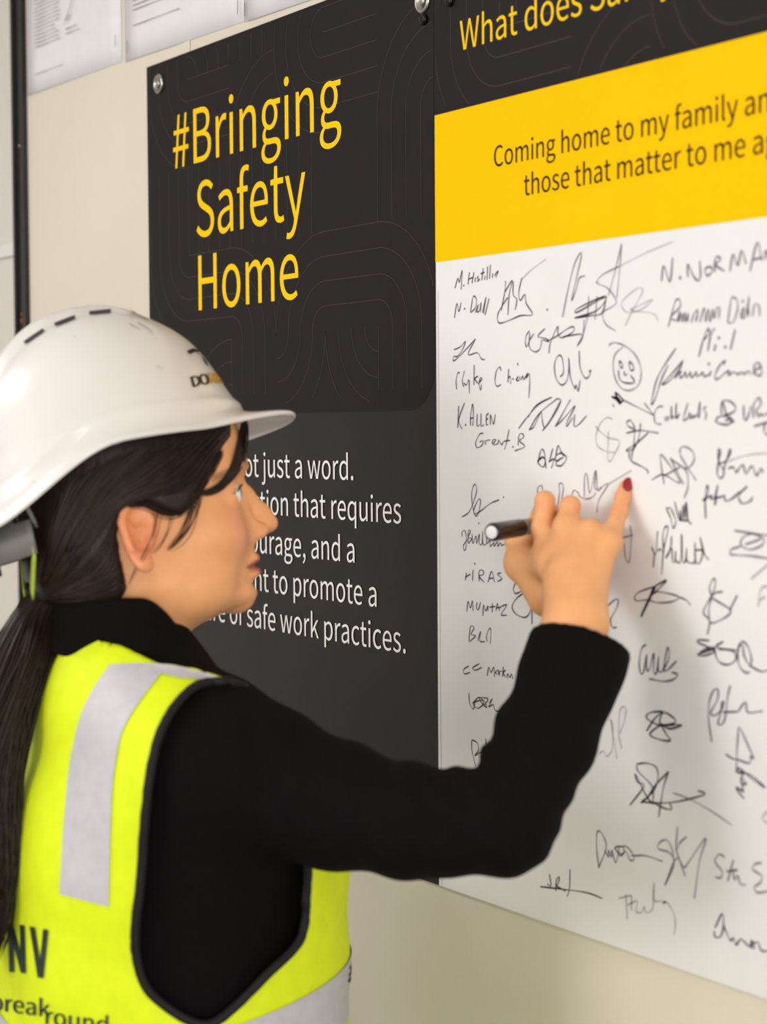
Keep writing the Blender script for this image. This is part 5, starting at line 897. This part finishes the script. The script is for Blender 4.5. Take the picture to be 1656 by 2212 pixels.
band('ratchet', [(-.004 + .136 * math.cos(a), .098 * math.sin(a), .010) for a in np.linspace(math.radians(158), math.radians(202), 9)], .034, M['hat_dark'], .010)
for s in (-1, 1):
    band('harness_web', [(-.092 - .010 * t, s * (.066 + .014 * t), .030 + .030 * t) for t in np.linspace(0, 1, 6)], .006, M['hat_grey'], .003)
    band('nape_strap', [(-.098 - .006 * t, s * (.064 - .03 * t), .008 - .036 * t) for t in np.linspace(0, 1, 8)], .010, M['strap'], .002)

# ------------------------------------------------------------------ hair
hair_poly_px = [(516, 900), (512, 935), (492, 958), (462, 1000), (436, 1042), (420, 1072), (406, 1098), (388, 1112), (366, 1110), (346, 1102), (318, 1088), (288, 1092), (264, 1112), (252, 1150),
                (256, 1196), (268, 1240), (276, 1272), (262, 1300), (180, 1312), (108, 1300), (70, 1240), (60, 1130), (60, 900), (200, 790), (430, 800)]
hair_poly = np.array([pix2head(px, py, -.070)[[0, 2]] for px, py in hair_poly_px])
def poly_sd(x, z, poly):
    d = np.full(x.shape, 1e9, np.float32); ins = np.zeros(x.shape, bool); n = len(poly)
    for i in range(n):
        a = poly[i]; b = poly[(i + 1) % n]; e = b - a; wx = x - a[0]; wz = z - a[1]
        t = np.clip((wx * e[0] + wz * e[1]) / (e @ e), 0, 1); d = np.minimum(d, (wx - e[0] * t) ** 2 + (wz - e[1] * t) ** 2)
        c = ((a[1] <= z) & (b[1] > z)) | ((b[1] <= z) & (a[1] > z))
        with np.errstate(divide='ignore', invalid='ignore'): ins ^= c & (wx < e[0] * wz / e[1])
    return np.where(ins, -1, 1) * np.sqrt(d)
TIE = w2head(W(98, 1278, 1.775)); TIE[1] *= .4
def hair_sdf(P):
    x, y, z = P[:, 0], P[:, 1], P[:, 2]; Q = np.stack([x, np.abs(y), z], 1)
    d = head_core(P) - .0085
    d = smin(d, ell(P, (-.045, 0, .02), (.062, .070, .075)), .02)
    d = smin(d, cone(P, (-.045, 0, -.01), TIE, .060, .024), .030)
    d = smin(d, cone(Q, (-.030, .040, -.02), TIE, .030, .020), .03)
    d = smax(d, poly_sd(x, z, hair_poly), .010)
    d = smax(d, z - .118, .01)
    # keep clear of the ear
    return d * .85
gv, gf = surf(hair_sdf, (-.150, -.100, -.10), (.13, .100, .13), .0022)
# long grooves follow the combing direction
hw = head2w(gv)
hair = own(npmesh('hair', hw, gf, M['hair']))
hair_tree = bvh(hw, gf)
# combed strands: guide lines in the frame, laid on the hair volume, gathered at the tie
GUI = [[(508, 925), (470, 965), (425, 1040), (380, 1062), (330, 1070), (270, 1085), (215, 1150), (160, 1225), (112, 1272)],
       [(480, 930), (430, 985), (380, 1035), (320, 1058), (260, 1085), (205, 1150), (150, 1220), (108, 1270)],
       [(430, 940), (380, 985), (320, 1030), (260, 1070), (200, 1135), (145, 1215), (104, 1268)],
       [(370, 955), (310, 1000), (250, 1050), (190, 1120), (140, 1205), (102, 1268)],
       [(300, 970), (245, 1010), (190, 1080), (140, 1180), (100, 1266)],
       [(240, 985), (190, 1040), (150, 1110), (120, 1190), (98, 1264)],
       [(180, 1010), (150, 1060), (128, 1120), (112, 1190), (96, 1262)],
       [(145, 1035), (130, 1085), (115, 1140), (104, 1200), (94, 1260)]]
GUI2 = [[(300, 1075), (262, 1105), (236, 1150), (200, 1205), (150, 1250), (108, 1278)],
        [(268, 1100), (248, 1140), (236, 1190), (205, 1235), (150, 1265), (106, 1282)],
        [(256, 1150), (254, 1200), (240, 1240), (200, 1262), (150, 1278), (106, 1288)],
        [(262, 1215), (268, 1255), (240, 1275), (190, 1288), (150, 1290), (108, 1292)]]
def resample(Q, n):
    Q = catmull(Q, 8); s = np.concatenate([[0], np.cumsum(np.linalg.norm(np.diff(Q, axis=0), axis=1))]); t = np.linspace(0, s[-1], n)
    return np.stack([np.interp(t, s, Q[:, i]) for i in range(Q.shape[1])], 1)
paths = []
for G, cnt_ in ((GUI, 520), (GUI2, 220)):
    gs = np.array([resample(np.array(g, float), 16) for g in G])
    for _ in range(cnt_):
        u = rng.random() * (len(gs) - 1); i = int(u); t = u - i; Q = gs[i] * (1 - t) + gs[min(i + 1, len(gs) - 1)] * t
        Q = Q + rng.normal(0, 2.2, 2) + np.sin(np.linspace(0, 3, 16) * rng.uniform(.6, 1.6) + rng.uniform(0, 6))[:, None] * rng.normal(0, 2.0, 2)
        a0 = int(rng.integers(0, 5)); b0 = int(rng.integers(11, 17)); pts = []
        lift = rng.uniform(-.0004, .0016)
        for q in Q[a0:b0]:
            p, n = cast(hair_tree, *q)
            if p is None: continue
            if n @ toC(p) < 0: n = -n
            pts.append(p + n * lift)
        if len(pts) < 5: continue
        pts = np.array(pts)
        if np.max(np.linalg.norm(np.diff(pts, axis=0), axis=1)) > .03: continue
        n = len(pts); r = rng.uniform(.0004, .0009) * np.minimum(1, np.minimum(np.arange(n) + .3, n - .7 - np.arange(n)) / 2.0)
        paths.append((pts, r))
# the same combing on the far side of the head
far = []
for pts, r in paths[::2]:
    q = w2head(pts); q[:, 1] *= -1; far.append((head2w(q), r))
v, f = tube(paths + far, 4)
sd = own(npmesh('hair_strands', v, f, M['strand']), hair); sd['kind'] = 'stuff'
# loose locks: fringe falling across the temple, wisps before and over the ear
def lock(px, depth_off, r0, count, spread, name, par=hair, taper_end=True):
    Q = resample(np.array(px, float), 22); ps = []
    for k in range(count):
        o2 = rng.normal(0, spread, 2); ph = rng.uniform(0, 6); dz = rng.normal(0, .0012)
        s = np.linspace(0, 1, 22); wig = np.sin(s * 4 + ph)[:, None] * rng.normal(0, spread * .5, 2)
        env = (.35 + .65 * np.sin(np.pi * np.clip(s * .9 + .1, 0, 1)))[:, None]
        R2 = Q + o2 * env + wig * env; pts = []
        for i, q in enumerate(R2):
            h_, n_ = cast(head_tree, q[0], q[1]); fb = head2w(pix2head(q[0], q[1], np.interp(s[i], np.linspace(0, 1, len(depth_off)), depth_off) + dz))
            pts.append(h_ + toC(h_) * (.0025 + abs(dz)) if h_ is not None and np.linalg.norm(h_ - fb) < .05 else fb)
        pts = np.array(pts)
        for _ in range(4): pts[1:-1] = (pts[:-2] + pts[1:-1] * 2 + pts[2:]) / 4
        rr = r0 * rng.uniform(.6, 1.1) * np.clip(np.minimum((s + .02) * 9, (1.03 - s) * 5), .12, 1)
        ps.append((np.array(pts), rr))
    v, f = tube(ps, 5); o = own(npmesh(name, v, f, M['strand']), par); o['kind'] = 'stuff'; return o
lock([(526, 915), (522, 945), (517, 975), (506, 1015), (486, 1046), (462, 1062), (438, 1068), (418, 1062)], [-.020, -.028, -.036, -.043, -.052, -.060, -.066, -.070], .0008, 60, 4.2, 'fringe_lock')
lock([(529, 908), (529, 940), (524, 975), (513, 1008), (495, 1036), (472, 1055)], [-.012, -.020, -.030, -.040, -.050, -.058], .0007, 30, 4.0, 'fringe_lock')
lock([(432, 1035), (420, 1090), (404, 1135), (384, 1168), (362, 1188)], [-.066, -.071, -.073, -.074, -.075], .00032, 16, 8.0, 'ear_wisp')
lock([(478, 975), (448, 1022), (425, 1062), (408, 1092), (385, 1112)], [-.062, -.068, -.071, -.073, -.074], .00045, 46, 6.0, 'temple_hair')
lock([(412, 1075), (392, 1102), (370, 1112), (345, 1104), (312, 1090), (280, 1096)], [-.072, -.074, -.076, -.078, -.080, -.080], .00045, 34, 5.0, 'temple_hair')
lock([(350, 1080), (338, 1130), (326, 1170), (306, 1205), (288, 1240), (276, 1268)], [-.079, -.087, -.088, -.085, -.078, -.068], .00028, 4, 4.0, 'ear_wisp')
lock([(372, 1090), (366, 1130), (352, 1170), (330, 1195)], [-.074, -.076, -.078, -.080], .00028, 3, 5.0, 'ear_wisp')
# pony tail behind the tie
tieW = head2w(TIE)
PT = resample(np.array([tieW + 0 * ri, W(76, 1330, 1.755), W(38, 1430, 1.735), W(-12, 1560, 1.72), W(-40, 1700, 1.71), W(-36, 1850, 1.705), W(-42, 1990, 1.70), W(-52, 2120, 1.70)]), 30)
ps = []
for k in range(1300):
    a = rng.uniform(0, 2 * math.pi); q = math.sqrt(rng.random()); s = np.linspace(0, 1, 30)
    R_pt = np.interp(s, [0, .05, .18, .4, .7, .9, 1], [.011, .017, .029, .034, .032, .024, .010])
    wav = .0045 * np.sin(s * rng.uniform(4, 9) + rng.uniform(0, 6))
    pts = PT + (np.cos(a) * R_pt * q + wav)[:, None] * ri0 + (np.sin(a) * R_pt * q * .75 + wav * .5)[:, None] * np.array([fw[0], fw[1], 0])
    e = int(rng.uniform(.72, 1) * 30)
    ps.append((pts[:e], rng.uniform(.0006, .0012) * np.clip((e - .6 - np.arange(e)) / 5, .1, 1)))
v, f = tube(ps, 4); pn = own(npmesh('pony_tail', v, f, M['strand']), hair); pn['kind'] = 'stuff'
tq = PT[1] - PT[0]; tq /= np.linalg.norm(tq); rt = np.cross(tq, [0, 0, 1.]); rt /= np.linalg.norm(rt); rs_ = np.cross(tq, rt)
cir = [tieW + tq * .004 + (rt * math.cos(a) + rs_ * math.sin(a)) * .0165 for a in np.linspace(0, 2 * math.pi, 33)]
v, f = tube([(np.array(cir), np.full(33, .005))], 10); own(npmesh('hair_tie', v, f, M['trim']), hair)

# ------------------------------------------------------------------ black jacket
TT = smooth_tab([  # z, front, back, half width, centre
    (.78, .125, -.135, .180, 0), (.90, .132, -.138, .178, 0), (1.00, .134, -.138, .170, 0), (1.10, .135, -.136, .170, 0), (1.18, .132, -.132, .175, 0), (1.24, .118, -.124, .178, 0),
    (1.28, .092, -.112, .170, -.012), (1.31, .060, -.108, .145, -.024), (1.335, .036, -.102, .105, -.034), (1.36, .022, -.092, .074, -.036), (1.385, .005, -.080, .05, -.037)], 70)
def shear(l, z): return z + .25 * np.maximum(0, l + .03) * sstep(1.0, 1.25, z)
def lean(l, z): return l + .028 * sstep(1.08, 1.33, z)
def torso_sdf(P):
    fx, l, z = w2t(P); return loft(fx, lean(l, z), shear(l, z), TT, pw=2.15)
def trapez(P, g=0):
    fx, l, z = w2t(P); Q = np.stack([fx, np.abs(lean(l, z)), shear(l, z)], 1)
    return cone(Q, (-.045, .03, 1.308), (-.004, .135, 1.268), .054, .054) - g
ARM = [W(462, 1612, 1.685), W(560, 1672, 1.665), W(700, 1733, 1.640), W(890, 1775, 1.600), W(1088, 1778, 1.575), W(1180, 1590, 1.615), W(1236, 1445, 1.642), W(1266, 1355, 1.655)]
ARR = [.064, .061, .0555, .0470, .0425, .0425, .0430, .0450]
LA = [LS, LE, LW]; LR = [.066, .052, .044]
def folds(P):
    d = np.zeros(len(P), np.float32)
    for (a, b, fr, amp, sg_) in ((ARM[3], ARM[5], 150, .0030, .075), (ARM[1], ARM[3], 95, .0020, .10), (ARM[5], ARM[7], 70, .0008, .08)):
        c = (a + b) / 2; ax = (b - a) / np.linalg.norm(b - a); q = P - c
        s = q @ ax + .25 * (q @ up) + .15 * (q @ ri)
        d += amp * np.sin(fr * s + 2.2 * np.sin(q @ (up * 31 + ri * 17))) * np.exp(-(q * q).sum(1) / sg_ ** 2)
    return d
def jacket_sdf(P):
    d = smin(torso_sdf(P), trapez(P), .04)
    a = chain(P, ARM, ARR, .010)
    ax = (ARM[7] - ARM[5]); ax /= np.linalg.norm(ax); cutn = ax * .93 - ri * .05 + up * .12; cutn /= np.linalg.norm(cutn)
    end = (P - W(1262, 1388, 1.652)) @ cutn
    a = smax(a, end, .006)
    inner = cone(P, ARM[6], ARM[7] + ax * .05, .036, .042); a = smax(a, -smax(inner, -(end + .030), .004), .004)
    d = smin(d, a, .022)
    la = chain(P, LA, LR, .03); la = smax(la, -(P[:, 2] - .83), .004)
    d = smin(d, la, .03)
    d = smax(d, -(P[:, 2] - .80), .006)
    d = d + folds(P)
    return d * .85
jl = np.array([CT[0] - .33, CT[1] - .20, .78]); jh = np.maximum(np.array([CT[0] + .25, CT[1] + .2, 1.42]), np.array(ARM).max(0) + .07)
jv, jf = surf(jacket_sdf, np.minimum(jl, np.array(ARM).min(0) - .07), jh, .0042)
jacket = own(npmesh('jacket', jv, jf, M['jacket']))
# collar standing round the neck, high behind and low at the throat
zth, ztl = W(265, 1285, 1.72)[2], W(440, 1455, 1.84)[2]; zbh, zbl = W(262, 1420, 1.70)[2], W(480, 1520, 1.86)[2]
v = []; f = []; nc = 60; lev = 7
for j in range(lev + 1):
    t = j / lev
    for k in range(nc + 1):
        a = math.radians(10 + 340 * k / nc)                # opening at the front
        ca, sa = math.cos(a), math.sin(a); q = float(sstep(0, .62, (1 - ca) / 2))
        e_ = (1 - t) ** 1.5; rf_ = .072 + (.024 if ca > 0 else .006) * e_; rl_ = .068 + .022 * e_
        z = (zbl + (zbh - zbl) * q) * (1 - t) + (ztl + (zth - ztl) * q) * t
        p = CC_[:2] + tf * ca * rf_ - tr_ * sa * rl_
        v.append((p[0], p[1], z - .10 * max(0, sa) * .05))
for j in range(lev):
    for k in range(nc):
        a = j * (nc + 1) + k; f.append((a, a + 1, a + nc + 2, a + nc + 1))
col_ = own(npmesh('collar', v, f, M['jacket']), jacket); md = col_.modifiers.new('t', 'SOLIDIFY'); md.thickness = .006; md.offset = 0
md = col_.modifiers.new('s', 'SUBSURF'); md.levels = 1; md.render_levels = 1

# ------------------------------------------------------------------ hi-vis vest
T2_ = TT.copy(); low = 1 - sstep(1.12, 1.30, TT[:, 0]); T2_[:, 1] += .011 + .014 * low + .03 * (1 - sstep(.90, 1.04, TT[:, 0])); T2_[:, 2] -= .011 + .012 * low; T2_[:, 3] += .011 + .004 * low
def vest_sdf(P):
    fx, l, z = w2t(P); Q = np.stack([fx, np.abs(l), z], 1)
    d = smin(loft(fx, lean(l, z), shear(l, z), T2_, pw=2.15), trapez(P, .010), .04)
    d = d + .0022 * np.sin(38 * l + 9 * np.sin(7 * z)) * (1 - sstep(1.15, 1.28, z)) + .0015 * np.sin(60 * z + 25 * fx) * (1 - sstep(1.1, 1.25, z))
    return d * .9
vv, vf = surf(vest_sdf, (CT[0] - .26, CT[1] - .20, .83), (CT[0] + .26, CT[1] + .24, 1.44), .0042)
AH = np.array([(492, 1472), (435, 1479), (402, 1501), (370, 1539), (342, 1599), (326, 1670), (315, 1762), (304, 1898), (293, 2006), (296, 2072), (315, 2131), (353, 2170), (402, 2202), (440, 2214), (473, 2202),
               (522, 2159), (576, 2104), (636, 2045), (655, 2001), (660, 1936), (664, 1860), (668, 1780), (660, 1690), (640, 1620), (605, 1560), (565, 1515), (530, 1488)], float)
AHs = catmull(np.vstack([AH, AH[:1]]), 6)[:-1]
fx, l, z = w2t(vv.astype(np.float32)); px = topix(vv)
sdA = poly_sd(px[:, 0].astype(np.float32), px[:, 1].astype(np.float32), AHs)
right = l < -.03
# pull the cut edge exactly onto the armhole line
nearE = right & (np.abs(sdA) < 9)
def closest(q):
    a = AHs; b = np.roll(AHs, -1, 0); e = b - a; t = np.clip(((q - a) * e).sum(1) / (e * e).sum(1), 0, 1); c = a + e * t[:, None]
    return c[np.argmin(((c - q) ** 2).sum(1))]
keep_v = ~(right & (sdA < -4))
zz_ = np.array([(p - CAM) @ fw for p in vv])
for i in np.where(nearE & (sdA < 3))[0]:
    c = closest(px[i]); vv[i] = W(c[0], c[1], zz_[i])
# neckline over the near shoulder
NL = np.array([(225, 1388), (262, 1396), (304, 1417), (340, 1434), (420, 1447), (500, 1472), (600, 1480), (600, 1300), (225, 1300)], float)
sdN = poly_sd(px[:, 0].astype(np.float32), px[:, 1].astype(np.float32), NL)
keep_v &= ~((sdN < 0) & (z > 1.2))
for i in np.where((np.abs(sdN) < 8) & (z > 1.2) & (px[:, 1] > 1380) & (sdN >= 0))[0]:
    q = px[i]; a = NL[:6]; b = NL[1:7]; e = b - a; t = np.clip(((q - a) * e).sum(1) / (e * e).sum(1), 0, 1); c = a + e * t[:, None]; c = c[np.argmin(((c - q) ** 2).sum(1))]; vv[i] = W(c[0], c[1], zz_[i])
# neck opening and the mirrored armhole on the far side
neckc = np.stack([fx - .0, l], 1)
cf_, cl_, _ = w2t(CC_[None].astype(np.float32))
neck_r = np.sqrt(((fx - cf_) / np.where(fx < cf_, .068, .100)) ** 2 + ((l - cl_) / .080) ** 2)
keep_v &= ~((neck_r < 1) & (z > 1.27))
keep_v &= ~((fx > .03) & (np.abs(l) < .018 + .10 * np.clip((z - 1.12) / .12, 0, 1)) & (z > 1.08))
_tr = bvh(vv, vf); ring3 = [cast(_tr, *q)[0] for q in AHs]; ring3 = np.array([p for p in ring3 if p is not None])
rf, rl, rz = w2t(ring3.astype(np.float32)); sdL = poly_sd(fx, z, np.stack([rf, rz], 1)); keep_v &= ~((l > .05) & (sdL < 0))
keep_v &= ~((px[:, 0] > 505) & (px[:, 1] < 1750) & (l < .02))
keep_f = keep_v[vf].all(1); vf2 = vf[keep_f]; used = np.unique(vf2); mp = np.full(len(vv), -1); mp[used] = np.arange(len(used))
vest = own(npmesh('hi_vis_vest', vv[used], mp[vf2], M['hivis']))
md = vest.modifiers.new('t', 'SOLIDIFY'); md.thickness = .003; md.offset = 0
vest_tree = bvh(vv[used], mp[vf2]); full_tree = bvh(vv, vf)
# binding round the armhole
tp = []
for q in AHs:
    p, n = cast(full_tree, *q)
    if p is None: continue
    if n @ toC(p) < 0: n = -n
    tp.append(p + n * .001)
tp.append(tp[0]); tp = np.array(tp)
v, f = tube([(resample(tp, 200), np.full(200, .0042))], 8); own(npmesh('armhole_binding', v, f, M['trim']), vest)
def vown(o, par=None): return own(o, par or vest)
# reflective tape
decal(full_tree, strip_between([(239, 1439), (205, 1490), (179, 1545), (163, 1610), (152, 1680), (141, 1800), (133, 1930)], [(352, 1452), (304, 1517), (275, 1565), (261, 1604), (248, 1690), (242, 1789), (237, 1957)], 40, 10), .0028, 'reflective_tape', M['reflect'], None, vown)
decal(full_tree, strip_between([(239, 1439), (290, 1437), (348, 1437), (420, 1452), (488, 1472)], [(352, 1452), (360, 1462), (385, 1468), (430, 1472), (489, 1477)], 24, 6), .0028, 'reflective_tape', M['reflect'], None, vown)
# the hoop of tape round the waist of the vest
V = []; F = []; na = 120; zr = np.linspace(.983, 1.046, 6)
for a in range(na):
    th_ = 2 * math.pi * a / na; d2 = tf * math.cos(th_) - tr_ * math.sin(th_)
    for zz1 in zr:
        zz2 = zz1 + .003 + (.030 if math.cos(th_) > 0 else .022) * math.cos(th_); o2 = Vector((CT[0], CT[1], zz2)); hit = full_tree.ray_cast(o2 + Vector((d2[0], d2[1], 0)) * .6, Vector((-d2[0], -d2[1], 0)))
        p = hit[0] + Vector((d2[0], d2[1], 0)) * .0030; V.append(tuple(p))
nz = len(zr)
for a in range(na):
    b = (a + 1) % na
    for k in range(nz - 1): F.append((a * nz + k, b * nz + k, b * nz + k + 1, a * nz + k + 1))
vown(npmesh('reflective_tape', V, np.array(F), M['reflect']))
# matching shoulder tape on the far side of the back
src = [o for o in vest.children if o.name.startswith('reflective_tape')][0]
V = []
for q in src.data.vertices:
    a_, l_, z_ = w2t(np.array([q.co[:]])); p = t2w(float(a_[0]), -float(l_[0]) - .03, float(z_[0]) - .02)
    n0, n1, _, _ = full_tree.find_nearest(Vector(p)); away = Vector((n0[0] - CT[0], n0[1] - CT[1], .1)).normalized()
    if n1.dot(away) < 0: n1 = -n1
    V.append(tuple(n0 + n1 * .0028))
vown(npmesh('reflective_tape', V, np.array([tuple(q.vertices) for q in src.data.polygons]), M['reflect']))
# printing on the back
for it in (('N', (20, 2098), (44, 4), (-3, -108), (0, 3, 6)), ('V', (72, 2108), (46, 8), (-3, -112), (0, 3, 6)), ('break', (-18, 2180), (37, 4.5), (1, -38), (0, 1.5)), ('round', (98, 2209), (38, 6), (1, -38), (0, 1.5))):
    surf_text(full_tree, [it], M['vest_ink'], 'back_lettering', vown, lift=.0026)
# front zip edge
zp_ = []
for (q0, q1) in zip(np.linspace(776, 812, 26), np.linspace(2085, 2225, 26)):
    for dx in range(0, 40, 4):
        p, n = cast(full_tree, q0 - dx, q1)
        if p is not None: zp_.append(p + toC(p) * .002); break
if len(zp_) > 4:
    v, f = tube([(np.array(zp_), .0035 + .0014 * (np.arange(len(zp_)) % 2))], 6); vown(npmesh('zip', v, f, M['trim']))

# trousers and boots below the frame
def trou_sdf(P):
    fx, l, z = w2t(P); Q = np.stack([fx, np.abs(l), z], 1)
    d = loft(fx, l, z, smooth_tab([(.76, .125, -.12, .178, 0), (.86, .12, -.118, .172, 0), (.97, .11, -.11, .155, 0)], 20))
    d = smin(d, cone(Q, (0, .09, .80), (.0, .088, .48), .092, .070), .03)
    d = smin(d, cone(Q, (0, .088, .48), (-.02, .088, .10), .068, .058), .02)
    return smax(d, -(z - .07), .004) * .9
uv_, uf_ = surf(trou_sdf, (CT[0] - .24, CT[1] - .2, .04), (CT[0] + .24, CT[1] + .2, 1.0), .008)
own(npmesh('trousers', uv_, uf_, M['denim']))
for s in (-1, 1):
    def boot_sdf(P):
        fx, l, z = w2t(P); Q = np.stack([fx, l, z], 1)
        d = cone(Q, (-.03, .088 * s, .17), (-.03, .088 * s, .06), .050, .046)
        d = smin(d, cone(Q, (-.03, .088 * s, .05), (.13, .10 * s, .042), .050, .044), .03)
        return smax(d, -(z - .001), .004) * .9
    c0 = t2w(.04, .092 * s, .1); bv, bf = surf(boot_sdf, c0 - [.2, .2, .1], c0 + [.2, .2, .15], .007)
    own(npmesh('boot', bv, bf, M['boot']))

# ------------------------------------------------------------------ marker pen held in the hand
mk = empty('marker_pen', tuple(hj(222, 612, .16))); tag(mk, 'black capped marker pen held between thumb and fingers', 'marker pen')
tip = off(1196, 1128, .0085); endp = W(1061, 1150, 1.0); 
# the barrel lies on the line from the nib on the board to the cap end in front of the hand
Zt = (tip - CAM) @ fw; best = None
for Zc in np.linspace(Zt - .12, Zt - .05, 71):
    e_ = W(1061, 1150, Zc); L_ = np.linalg.norm(e_ - tip)
    if best is None or abs(L_ - .118) < best[0]: best = (abs(L_ - .118), e_)
endp = best[1]; ax = Vector(endp - tip).normalized(); Lp = np.linalg.norm(endp - tip)
T = Matrix.Translation(Vector(tip) - Vector(mk.location)) @ ax.to_track_quat('Z', 'Y').to_matrix().to_4x4()
r = .0080
lathe('nib', [(.0008, 0), (.0016, .001), (.002, .006), (.0036, .0065), (.0045, .012)], M['pen_black'], mk, T, 20)
lathe('barrel_front', [(.0045, .011), (r * .86, .016), (r * .9, .022), (r * .9, Lp * .30)], M['pen_grey'], mk, T, 28)
lathe('label_band', [(r * .93, Lp * .30), (r * .95, Lp * .305), (r * .95, Lp * .46)], M['pen_gold'], mk, T, 28)
lathe('grey_band', [(r * .95, Lp * .46), (r * .96, Lp * .47), (r * .96, Lp * .55)], M['pen_grey'], mk, T, 28)
cp = lathe('cap', [(r * .96, Lp * .55), (r * 1.04, Lp * .555), (r * 1.08, Lp * .97), (r * 1.0, Lp * .992), (r * .85, Lp)], M['pen_black'], mk, T, 28)
lathe('cap_disc', [(r * .76, Lp - .0004), (r * .76, Lp + .0005), (r * .6, Lp + .0009)], M['pen_white'], mk, T, 28)

# board empties stand at the foot of their boards
for b_, x_ in ((b1, (X0 + X1) / 2), (b2, (X1 + X2) / 2)):
    b_.location = (x_, 0, ZB); mi = Matrix.Translation((-x_, 0, -ZB))
    for c_ in b_.children: c_.matrix_parent_inverse = mi
